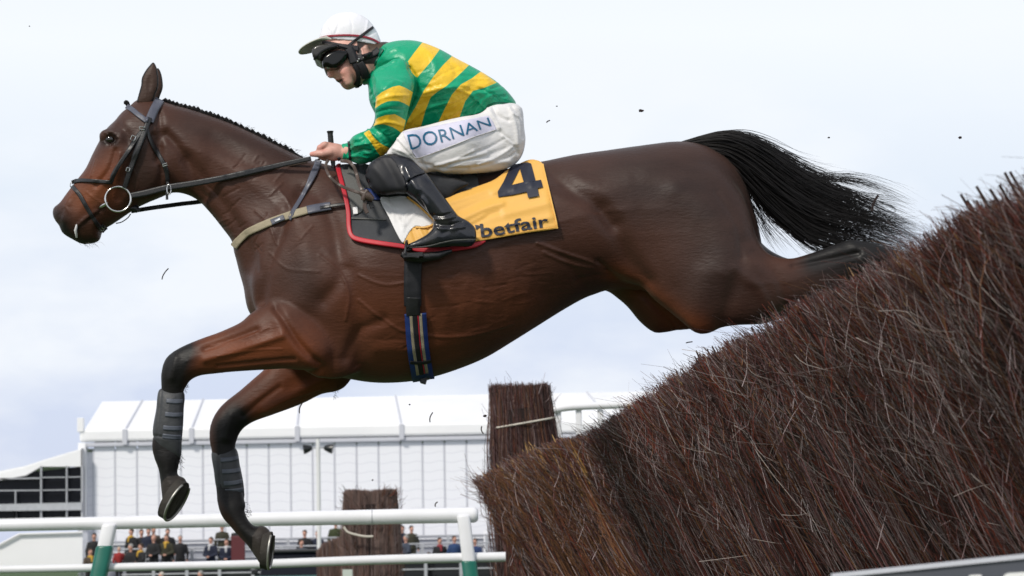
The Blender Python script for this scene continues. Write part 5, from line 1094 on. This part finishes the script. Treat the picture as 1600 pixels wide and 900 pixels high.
# ------------------------------------------------------------------ birch fence, leaning towards the landing side
ZT = 1.40; LEAN = .62
edgeA = spline([(1800,204),(1690,252),(1600,300),(1520,337),(1450,377),(1400,406),(1330,441),(1220,501),(1110,560),(1010,622),(960,654),(915,680),(903,684)], False, 8)
edgeB = spline([(925,672),(903,683),(870,692),(830,708),(795,725),(765,741),(746,752)], False, 8)
gA = G(edgeA[:,0], edgeA[:,1], ZT); gB = G(edgeB[:,0], edgeB[:,1], ZT)
def section(name, label, g, uvlim, ntw, wts, thick, seedk, rscale=1., wisps=2500, notch=0., gain=1.):
    g = g[np.argsort(g[:,1])]; y0, y1 = g[:,1].min(), g[:,1].max(); T_ = thing(name, label, 'birch fence', (np.interp((y0+y1)/2, g[:,1], g[:,0])+.6,(y0+y1)/2,0))
    X = lambda y: np.interp(y, g[:,1], gs)
    gs = g[:,0].copy()+notch*np.exp(-((g[:,1]-y0)/.35)**2)
    for _ in range(40): gs[1:-1] = (gs[:-2]+gs[2:]+2*gs[1:-1])/4
    # spread along the jump with even density on the picture: more per metre where it is near
    def ypos(n): t = rng.uniform(0,1,n); return 1/((1-t)/y0+t/y1)**1.0 if y1/y0 > 1.5 else y0+(y1-y0)*t
    yb = np.linspace(y0,y1,60); cl = lambda y, f, k: np.interp(y, np.linspace(y0-1,y1+1,k), np.random.default_rng(seedk+k).normal(size=k))*f
    core = MB(); zt = ZT-.04; pr = []
    for y in (y0, y1): pr.append([(X(y)+.035,y,zt),(X(y)+thick,y,zt),(X(y)+thick+LEAN*zt,y,0),(X(y)+.035+LEAN*zt,y,0)])
    core.add(np.array(pr[0]+pr[1]), [(0,1,5,4),(1,2,6,5),(2,3,7,6),(3,0,4,7),(0,3,2,1),(4,5,6,7)]); core.build('birch_core', MT['core'], T_)
    def layer(n, depth0, depth1, rad, w, nm, bend, hv, leanj, segs=7, top=None, lowcut=0.0):
        y = ypos(n); dep = rng.uniform(depth0, depth1, n); s_ = rng.beta(1,1,n)
        bundleh = np.round(cl(y, 1, 90)*2)/2
        z1 = ZT-.006+cl(y,.006,40)+bundleh*.005+rng.normal(size=n)*hv*.5-np.abs(rng.normal(size=n))*.01
        if top is not None: z1 = top(y, n, z1)
        ln = LEAN+leanj*rng.normal(size=n)+cl(y,.05,60); ly = rng.normal(size=n)*.07+cl(y,.08,35)
        clump = cl(y,.006,150)+cl(y,.006,50)
        tip = np.stack([X(y)+dep+clump+(ZT-z1)*LEAN, y, z1], -1)
        z0 = np.full(n, lowcut); base = np.stack([tip[:,0]+ln*(z1-z0), y+ly*(z1-z0), z0], -1)
        sc = np.clip((y/6)**.55, .75, 2.2)
        c = pal(n, w); g_ = 1+.0*y; cl2 = np.interp(y, np.linspace(y0-1,y1+1,120), np.random.default_rng(seedk).uniform(.6,1.4,120))*np.interp(y, np.linspace(y0-1,y1+1,26), np.random.default_rng(seedk+5).uniform(.6,1.5,26)); c = c*cl2[:,None]*gain
        twig_mesh(nm, base, tip, rad(n)*sc*rscale, c, MT['twig'], T_, bend, segs)
    layer(int(ntw*.35), .02, .06, lambda n: rng.uniform(.0018,.0034,n), wts[0], 'inner_twigs', .008, .010, .03)
    layer(int(ntw*.40), -.01, .03, lambda n: rng.uniform(.0012,.0026,n), wts[1], 'face_twigs', .012, .012, .05)
    layer(int(ntw*.10), -.02, .02, lambda n: rng.uniform(.0026,.0048,n), wts[0], 'thick_stems', .006, .012, .04)
    # far and top side of the slab
    layer(int(ntw*.10), .05, thick, lambda n: rng.uniform(.002,.004,n), wts[1], 'top_twigs', .01, .014, .03, 3)
    # thin twigs with their tips at every height of the face
    def short_layer(n, rad, w, nm, bend, lmin, lmax, angj, out):
        y = ypos(n); z = rng.uniform(.55,ZT+.0,n); L_ = rng.uniform(lmin,lmax,n)*np.clip((y/6)**.3,.8,1.5)
        an = rng.normal(math.atan(LEAN),angj,n); ay = rng.normal(0,angj*.9,n)+.15
        p = np.stack([X(y)+LEAN*(ZT-z)-.012+rng.uniform(-.01,.02,n), y, z], -1)
        d = np.stack([-np.sin(an)-out, -np.sin(ay)*.6, np.cos(an)],-1); d /= np.linalg.norm(d,axis=1)[:,None]
        sc = np.clip((y/6)**.55,.75,2.2); tip = p+d*L_[:,None]*.6
        k = np.clip((ZT+rng.normal(size=n)*.006-p[:,2])/np.maximum(d[:,2]*L_*.6,1e-4), .02, 1); tip = p+d*(L_*.6*k)[:,None]
        twig_mesh(nm, p-d*L_[:,None]*.4, tip, rad(n)*sc*rscale, pal(n,w)*gain, MT['twig'], T_, bend, 5)
    short_layer(int(ntw*.55), lambda n: rng.uniform(.0009,.0019,n), wts[1], 'side_twigs', .06, .10, .36, .24, .012)
    short_layer(wisps, lambda n: rng.uniform(.0006,.0011,n), [1,1,.5,4,6,.3,1,.5], 'grey_wisps', .07, .10, .40, .34, .02)
    short_layer(int(ntw*.05), lambda n: rng.uniform(.0018,.0034,n), [2,6,1,.5,.2,.5,5,3], 'red_stems', .012, .2, .5, .07, .0)
    n = 900 if y0 > 5 else 300; y = ypos(n); z = rng.uniform(.8,ZT,n); p = np.stack([X(y)+LEAN*(ZT-z)-.02, y, z],-1); L_ = rng.uniform(.008,.03,n)*np.clip(y/8,.5,1.4)
    d = np.stack([-.5+rng.normal(size=n)*.2, rng.normal(size=n)*.3, np.ones(n)],-1); gold = np.array((.45,.27,.10))*rng.uniform(.6,1.3,(n,1)); twig_mesh('cut_ends', p, p+d*L_[:,None], np.full(n,.0020)*np.clip(y/7,.6,1.6), gold, MT['twig'], T_, .02, 2)
    return T_, X
FA, XA = section('birch_fence', 'dark reddish brown birch fence leaning forward under the horse\'s hind legs', gA, None, 50000, ([4,3.5,3,1.6,.5,3,1.5,3],[3,2.6,2.5,3.6,1.6,2,1.5,5]), .45, 11, .78, 7000, 0., 1.1)
FBk, XB = section('birch_fence', 'browner end section of birch fence with golden cut stems beside the white rail', gB, None, 16000, ([2,1,3,1,.3,3,6,5],[1.5,.8,2,1.5,.8,2,8,5]), .45, 23, .9, 1000, .14, 1.3)
# golden peeled stems on the end section
n = 60; uu_ = rng.choice([868,876,884,890,895,845,830,905], n)+rng.normal(size=n)*3; vv_ = rng.uniform(705,880,n); uu_ = uu_+(vv_-700)*.27
Yg = np.full(n, 10.6); pg = P(uu_, vv_, Yg)
gB2 = gB[np.argsort(gB[:,1])]
def onface(u_, v_, g):
    g = g[np.argsort(g[:,1])]; y = np.full(len(u_), g[:,1].mean())
    for _ in range(30):
        p = P(u_, v_, y); d = ray(u_, v_); # want x = X(y)+LEAN*(ZT-z)-.02
        f = p[:,0]-(np.interp(y, g[:,1], g[:,0])+LEAN*(ZT-p[:,2])-.03); p2 = P(u_, v_, y+.01); f2 = p2[:,0]-(np.interp(y+.01, g[:,1], g[:,0])+LEAN*(ZT-p2[:,2])-.03); y = np.clip(y-np.clip(f/((f2-f)/.01+1e-9),-1,1)*.7, g[:,1].min(), g[:,1].max())
    return P(u_, v_, y)
pg = onface(uu_, vv_, gB); L_ = rng.uniform(.03,.16,n); d = np.stack([-.52+rng.normal(size=n)*.05, rng.normal(size=n)*.1, np.ones(n)],-1)
twig_mesh('peeled_stems', pg-d*L_[:,None]/2, pg+d*L_[:,None]/2, rng.uniform(.0035,.0065,n), np.array((.34,.18,.055))*rng.uniform(.5,1.4,(n,1)), MT['twig'], FBk, .02, 3)
# long pale twigs lying over the near face
n = 120; u_ = rng.uniform(1050,1600,n); v_ = rng.uniform(420,880,n); ok = v_ > np.interp(u_,[1000,1600],[660,340]); u_, v_ = u_[ok], v_[ok]; p = onface(u_, v_, gA); n = len(u_)
an = rng.normal(-.9,.45,n); L_ = rng.uniform(.08,.26,n)*np.clip(p[:,1]/6,.6,1.2); d = np.stack([np.cos(an), rng.normal(size=n)*.4-.3, np.sin(an)],-1)
twig_mesh('pale_twigs', p-d*L_[:,None]/2+(-.015,0,0), p+d*L_[:,None]/2+(-.02,0,0), rng.uniform(.0006,.0010,n)*p[:,1]/5, np.array((.26,.22,.20))*rng.uniform(.6,1.2,(n,1)), MT['twig'], FA, .07, 7)
# upright stub ends on the top edge
us = np.array([1520,1524,1590,1597,1560,1575,1450,1408,1535,1098,1100,1112,1120,1180,1545,1030,1062]); vt = np.interp(us, edgeA[::-1,0], edgeA[::-1,1]); b0 = G(us, vt+6, ZT); k = len(us)
b0 = G(us, vt, ZT); hgt = np.array([.03,.02,.03,.028,.02,.02,.012,.012,.015,.03,.02,.02,.02,.015,.03,.015,.02]); d = np.stack([np.full(k,-.5),np.zeros(k),np.ones(k)],-1)
twig_mesh('cut_stubs', b0-d*.25, b0+d*hgt[:,None]*1.0, np.full(k,.0052), np.tile((.035,.016,.014),(k,1)), MT['twig'], FA, .01, 3)
n = 150; u_ = rng.uniform(930,1640,n); vt = np.interp(u_, edgeA[::-1,0], edgeA[::-1,1]); b0 = G(u_, vt, ZT)-(0,0,.03); L_ = rng.uniform(.035,.06,n); d = np.stack([rng.normal(-.45,.35,n), rng.normal(size=n)*.4, np.ones(n)],-1); d /= np.linalg.norm(d,axis=1)[:,None]
twig_mesh('crown_wisps', b0, b0+d*L_[:,None], rng.uniform(.0006,.0011,n)*np.clip(b0[:,1]/5,.8,2), pal(n,[1,1,1,3,2,2,1,1]), MT['twig'], FA, .08, 4)
n = 60; v_ = rng.uniform(740,900,n); u_ = np.interp(v_,[750,900],[745,838]); p = onface(u_, v_, gB); d = np.stack([rng.uniform(-1,-.3,n), rng.normal(size=n)*.2, rng.uniform(.1,1.,n)],-1)
twig_mesh('end_wisps', p, p+d*rng.uniform(.05,.22,n)[:,None], rng.uniform(.0012,.0018,n), pal(n,[1,1,1,2,1,1,3,3]), MT['twig'], FBk, .1, 4)
# ------------------------------------------------------------------ grey hoarding with white letter tops
YQ = [2.75, 2.75]
HB = thing('advertising_board', 'dark grey board with tops of white letters at the foot of the birch fence', 'board', (P(1480,920,2.75)[0],2.75,0))
a, b = P(1300,900,2.8), P(1800,848.5,2.62); m = MB(); m.prism([(a[0],a[1],.30),(b[0],b[1],.30),(b[0],b[1],b[2]),(a[0],a[1],a[2])], (.005,.05,0)); m.build('panel', MT['steelgrey'], HB, bevel=.004)
m = MB(); m.prism([(a[0],a[1]-.004,a[2]-.0025),(b[0],b[1]-.004,b[2]-.0025),(b[0],b[1]-.004,b[2]+.002),(a[0],a[1]-.004,a[2]+.002)], (.005,.058,0)); m.build('edge_trim', MT['gutter'], HB)
def onb(u_, v_):
    t = (np.array(u_)-1300)/500; return P(u_, v_, 2.8+(2.62-2.8)*t-.004)
def rr(u0,v0,u1,v1,rad): 
    pts = []; 
    for cx,cy,a0 in ((u0+rad,v0+rad,math.pi),(u1-rad,v0+rad,1.5*math.pi)):
        for k in range(6): an = a0+k/5*math.pi/2; pts.append((cx+rad*math.cos(an), cy+rad*math.sin(an)+(cx-u0)*(-.06)))
    return pts+[(u1,v1),(u0,v1)]
for q in (rr(1514,899,1534,960,3), rr(1566,896,1640,960,12)):
    pts = [onb(*c_) for c_ in q]; m = MB(); m.prism(pts, (0,.003,0)); m.build('painted_letter', MT['boardwhite'], HB)
# ------------------------------------------------------------------ spectators
def figure(pose):
    h_ = .022
    def nv(): return Vol((-.42,-.35,-.02),(.42,.35,1.85),h_)
    B = nv(); B.ell((0,0,1.62),(.078,.095,.115)); B.cone((0,.01,1.40),.055,(0,0,1.55),.05,.02); B.ell((0,-.10,1.61),(.018,.02,.022),.02)
    sh = 1.40; C = nv(); T = nv(); Hh = nv(); X = nv()
    C.cone((0,0,1.0),.15,(0,0,1.28),.17,.06); C.ell((0,.0,1.22),(.22,.14,.24),.05)
    for s in (-1,1):
        if pose == 0: el = (s*.26,-.03,1.10); ha = (s*.05,-.22,1.02)       # hands clasped
        elif pose == 1: el = (s*.27,.02,1.10); ha = (s*.25,-.05,.84)      # arms down
        else: el = (s*.30,-.12,1.14); ha = (s*.14,-.30,1.06)              # leaning on the rail
        S0 = (s*.185,0,1.36); C.cone(S0,.068,el,.055,.04); C.cone(el,.055,ha,.04,.03)
        d = np.array(ha)-np.array(el); d /= np.linalg.norm(d); hb = np.array(ha)+d*.05; B.cone(ha,.032,hb,.036,.02); B.cone(el,.03,ha,.028,.02)
        B.cone((s*.09,0,.9),.06,(s*.1,0,.1),.04,.03); T.cone((s*.09,0,.95),.095,(s*.10,0,.5),.078,.04); T.cone((s*.10,0,.5),.075,(s*.11,.01,.08),.058,.03); X.cone((s*.11,.03,.04),.045,(s*.12,-.14,.03),.04,.02)
    B.cone((0,0,.9),.12,(0,0,1.3),.13,.05); T.cone((0,0,.92),.14,(0,0,1.0),.14,.03)
    Hh.ell((0,.022,1.665),(.088,.098,.095),.02)
    return [(v_.mesh(1)) for v_ in (B,C,T,Hh,X)]
FIG = [figure(k) for k in range(3)]
cmat = {}
def cm(c, r=.85):
    if c not in cmat: cmat[c] = mat('cloth_dye', c, rough=r, bump=.01, bscale=6)
    return cmat[c]
SC = Vol((-.2,-.25,1.2),(.2,.2,1.55),.016); SC.ell((0,-.02,1.44),(.12,.12,.06),.02); SC.cone((0,-.13,1.40),.045,(0,-.16,1.27),.035,.02); SCM = SC.mesh(1)
ME = {}
def pmesh(nm, vq, c, key):
    k_ = (nm, key, c)
    if k_ not in ME: o = mk(nm, vq[0], vq[1], cm(c)); ME[k_] = o.data; bpy.data.objects.remove(o)
    return ME[k_]
def person(u, v, Y, pose, coat, hair, trous, label, scarf=None, hat=False, sc=1., turn=0., face=(.55,.3,.23), group='spectators on the terrace'):
    p = P(u, v, Y); z0 = p[2]-1.63*sc; r_ = thing('person', label, 'person', (p[0],Y,z0), group); r_.scale = (sc,)*3; r_.rotation_euler = (0,0,turn)
    parts = [('body',FIG[pose][0],face),('coat',FIG[pose][1],coat),('trousers',FIG[pose][2],trous),('hat' if hat else 'hair',FIG[pose][3],hair),('shoes',FIG[pose][4],(.02,.018,.016))]
    if scarf: parts.append(('scarf',SCM,scarf))
    for nm, vq, c in parts:
        o = bpy.data.objects.new(nm, pmesh(nm,vq,c,pose)); COL.objects.link(o); o.parent = r_
K_=(.012,.012,.014); NV=(.011,.015,.035); OL=(.036,.034,.02); GR=(.07,.075,.09); BR_=(.07,.05,.035); HB_=(.05,.03,.02); HG=(.3,.29,.28); YE=(.5,.30,.04)
PL = [
 (205,831,95.0,1,K_,HB_,K_,'black coated spectator with yellow scarf at the left end of the top row',YE),
 (221,832,95.1,0,K_,HB_,K_,'black coated spectator in the top row, second from the left end',None),
 (232,830,95.0,0,NV,HB_,K_,'navy clad spectator in the top row beside the brown coated one',None),
 (240,828,95.2,1,BR_,K_,K_,'brown coated spectator in the top row above the bald man',None),
 (262,831,95.1,1,K_,HB_,K_,'black coated spectator in the top row behind the woman in the yellow scarf',None),
 (240,841,93.2,0,K_,(.5,.28,.22),K_,'bald man in a black coat standing beside the yellow scarf spectator',None),
 (260,840,93.2,0,OL,HB_,K_,'spectator in olive coat with bright yellow scarf in the middle row',YE),
 (281.6,841,93.2,1,K_,HG,K_,'tall man in long black coat at the right of the left hand group',None),
 (204,855,91.6,0,K_,HG,K_,'grey haired spectator in black coat leaning on the front barrier',None),
 (220,854,91.6,2,K_,HB_,K_,'black clad spectator with yellow scarf leaning on the front barrier',YE),
 (329.5,844,92.6,0,NV,HB_,NV,'suited man in navy with white shirt front, left of the pair',(.5,.5,.52)),
 (354,847,92.6,0,NV,HB_,NV,'suited man in navy with white shirt front, right of the pair',(.5,.5,.52)),
 (347,823,95.4,1,OL,HB_,OL,'olive coated spectator standing above the two suited men',None),
 (371,824,95.4,1,K_,HB_,K_,'black coated spectator above the maroon chair back',None),
 (147,838,94.0,1,K_,K_,K_,'lone figure in black coat and black hat left of the green rail post',None),
 (141,862,91.4,2,BR_,HB_,K_,'brown coated spectator with yellow scarf low beside the green rail post',YE),
 (186,858,91.8,1,(.28,.02,.02),(.5,.4,.3),K_,'small child in bright red coat right of the green rail post',None),
 (476,833,94.6,1,K_,HB_,K_,'man in black coat standing left of the floodlight pole',None),
 (496,834,94.7,1,NV,HB_,K_,'man in dark navy coat standing behind the floodlight pole',None),
 (471,848,92.6,0,GR,HB_,K_,'grey coated spectator in front of the man left of the floodlight pole',None),
 (524.5,818,95.6,1,(.035,.045,.015),HB_,(.03,.035,.015),'spectator in moss green coat left of the square birch post',None),
 (628.5,826,95.2,1,NV,K_,K_,'spectator in dark cap and navy coat right of the square birch post',None),
 (643,826,95.2,1,OL,K_,OL,'spectator in dark cap and olive jacket right of the square birch post',None),
 (634,841,93.0,2,(.04,.05,.075),HG,K_,'grey haired spectator in blue grey jacket leaning on the handrail',None),
 (687,845,92.6,0,K_,HB_,K_,'spectator in black coat with maroon scarf between birch post and rail post',(.25,.03,.04)),
 (710,842,92.6,1,(.02,.05,.14),HB_,K_,'spectator in bright blue jacket left of the right hand rail post',None),
 (742,846,92.6,1,(.02,.04,.12),HB_,K_,'dark blue clad spectator half hidden behind the right hand rail post',None),
 (313,897,89.5,1,K_,HG,K_,'grey haired head low between the barrier posts beneath the suited men',None),
 (252,899,89.5,1,K_,(.5,.45,.4),K_,'pale haired head low under the rail left of centre',None),
 (626,868,90.8,1,BR_,(.45,.25,.2),K_,'balding spectator low at the barrier right of the square birch post',None),
 (670,868,90.8,1,K_,HB_,K_,'dark spectator low at the barrier below the blue jacket',None)]
for (u,v,Y,ps,ct,hr,tr,lb,sc_) in PL:
    person(u,v,Y,ps,ct,hr,tr,lb,sc_, hat=('cap' in lb or 'hat' in lb.split()), sc=.72 if 'child' in lb else rng.uniform(.97,1.03), turn=rng.uniform(-.9,.6))
# maroon chair; one dark panel standing in for seat rows and lower bodies
m = MB(); c = P(372,858,92.4); m.box(c+(0,0,-.0), (.5,.08,.95)); o = m.build('chair_back', mat('maroon',(.10,.015,.02),.6), None, bevel=.03)
CH = thing('folding_chair', 'maroon padded folding chair at the right of the suited men', 'chair', c-(0,0,.9)); setpar(o, CH)
m = MB(); m.box(c+(0,-.25,-.45),(.5,.5,.06)); m.build('seat', cm((.10,.015,.02)), CH, bevel=.02)
for sx in (-1,1):
    for sy in (0,-.48):
        m = MB(); m.tube([c+(sx*.23,sy,-.45),c+(sx*.23,sy,-.9)], .02, 6); m.build('leg', MT['alum'], CH)
m = MB(); x0 = P(195,890,89.9)[0]; x1 = P(800,890,89.9)[0]; 
PB = thing('dark_row_panel', 'long dark panel standing in for seats and legs behind the crowd barrier', 'panel', ((x0+x1)/2,90.7,-.45)); zt_ = P(400,880,90.7)[2]; m.box(((x0+x1)/2,90.75,(zt_-.45)/2-.0),(x1-x0,.05,zt_+.45)); m.build('panel', MT['carblack'], PB)
# off-road car parked behind the far fence
CY = 62.; s_ = FPX/CY; c0 = P(452,880,CY); gz_ = -.45
CAR = thing('parked_car', 'dark off-road car with teal body parked beyond the square birch post', 'car', (c0[0],CY,gz_)); cx = c0[0]; zr_ = P(452,861,CY)[2]; hw = .86
m = MB(); m.prism([(cx-hw,CY,gz_+.4),(cx+hw,CY,gz_+.4),(cx+hw,CY,gz_+1.0),(cx+hw-.03,CY,gz_+1.05),(cx-hw+.03,CY,gz_+1.05),(cx-hw,CY,gz_+1.0)], (0,4.2,0)); m.build('body', MT['cargreen'], CAR, bevel=.06)
m = MB(); m.prism([(cx-hw+.04,CY+.9,gz_+1.05),(cx+hw-.04,CY+.9,gz_+1.05),(cx+hw-.18,CY+1.3,zr_-.03),(cx-hw+.18,CY+1.3,zr_-.03)], (0,2.6,0)); m.build('windows', MT['glassdark'], CAR, bevel=.03)
m = MB(); m.box((cx,CY+2.5,zr_),(1.42,2.6,.09)); m.build('roof', MT['carblack'], CAR, bevel=.04)
m = MB(); m.box((cx,CY-.03,gz_+.55),(1.8,.14,.2)); m.build('bumper', MT['carblack'], CAR, bevel=.03)
for sx in (-1,1):
    m = MB(); m.tube([(cx+sx*.62,CY-.02,gz_+.83),(cx+sx*.62,CY+.06,gz_+.83)], .10, 16); m.build('headlight', MT['lampglass'], CAR, smooth=True)
    m = MB(); m.tube([(cx+sx*(hw-.10),CY+.95,gz_+1.05),(cx+sx*(hw-.2),CY+1.32,zr_-.02)], .035, 6); m.build('pillar', MT['cargreen'], CAR)
    m = MB(); m.box((cx+sx*(hw+.08),CY+1.0,gz_+1.15),(.16,.08,.14)); m.build('wing_mirror', MT['carblack'], CAR, bevel=.03)
    for dy in (.8,3.4):
        m = MB(); m.tube([(cx+sx*(hw-.24),CY+dy,gz_+.35),(cx+sx*(hw-.01),CY+dy,gz_+.35)], .35, 22); w_ = m.build('wheel', MT['tyre'], CAR, smooth=True); m = MB(); m.tube([(cx+sx*(hw-.02),CY+dy,gz_+.35),(cx+sx*(hw+.005),CY+dy,gz_+.35)], .2, 18); m.build('rim', MT['alum'], w_, smooth=True)
# ------------------------------------------------------------------ bits of birch and turf in the air
DB = [(1002,173,4.2,0,'dark clod of turf in the sky above the horse\'s back'),(855,190,3,1,'thin twig fragment above the number cloth'),(1500,215,3.2,0,'dark turf crumb high at the right above the fence'),(1295,215,2,0,'tiny turf crumb above the tail'),
 (256,428,10,1,'thin curved twig falling below the horse\'s head'),(1365,318,14,1,'dark twig caught at the end of the tail'),(672,652,8,1,'thin twig falling past the marquee roof under the girth'),(758,650,3.4,0,'turf crumb in front of the marquee roof left of the tall bundle'),
 (752,672,6,1,'short twig falling left of the tall birch bundle'),(680,788,4,1,'twig fragment in front of the marquee wall left of the rail end'),(582,750,1.7,0,'turf crumb in front of the marquee wall above the square birch post'),(46,41,1.3,0,'tiny crumb in the sky at the top left corner'),
 (1075,535,5,1,'horizontal twig hovering below the horse\'s stifle'),(870,166,1.5,0,'tiny crumb above the back of the rider'),(468,638,8,1,'short dark twig hanging in the air under the far elbow'),(640,632,1.7,0,'crumb in front of the marquee roof below the girth')]
for i_,(u,v,sz,kd,lb) in enumerate(DB):
    Yd = 7.6; s_ = FPX/Yd; c = P(u,v,Yd)
    if kd:
        an = rng.uniform(.6,2.2) if 'horiz' not in lb else .15
        if 'curved' in lb: an = 1.0
        if 'caught' in lb: an = 1.15
        d = np.array((math.cos(an),.3*rng.normal(),math.sin(an)))*sz/s_; t_ = np.linspace(-1,1,6); m = MB(); m.tube([c+d*a+np.array((.004*(a*a),0,0)) for a in t_], .0018 if 'caught' not in lb else .004, 5)
        o = m.build('twig_fragment', MT['core'], None)
    else:
        bm = bmesh.new(); bmesh.ops.create_icosphere(bm, subdivisions=2, radius=sz/s_)
        for v_ in bm.verts: v_.co = v_.co*rng.uniform(.55,1.15); v_.co.z *= .7
        me = bpy.data.meshes.new('turf_clod'); bm.to_mesh(me); bm.free(); me.materials.append(MT['core']); me.transform(Matrix.Translation(Vector(c))); o = link('turf_clod', me)
    tag(o, lb, 'twig' if kd else 'clod', 'bits kicked up in the air')
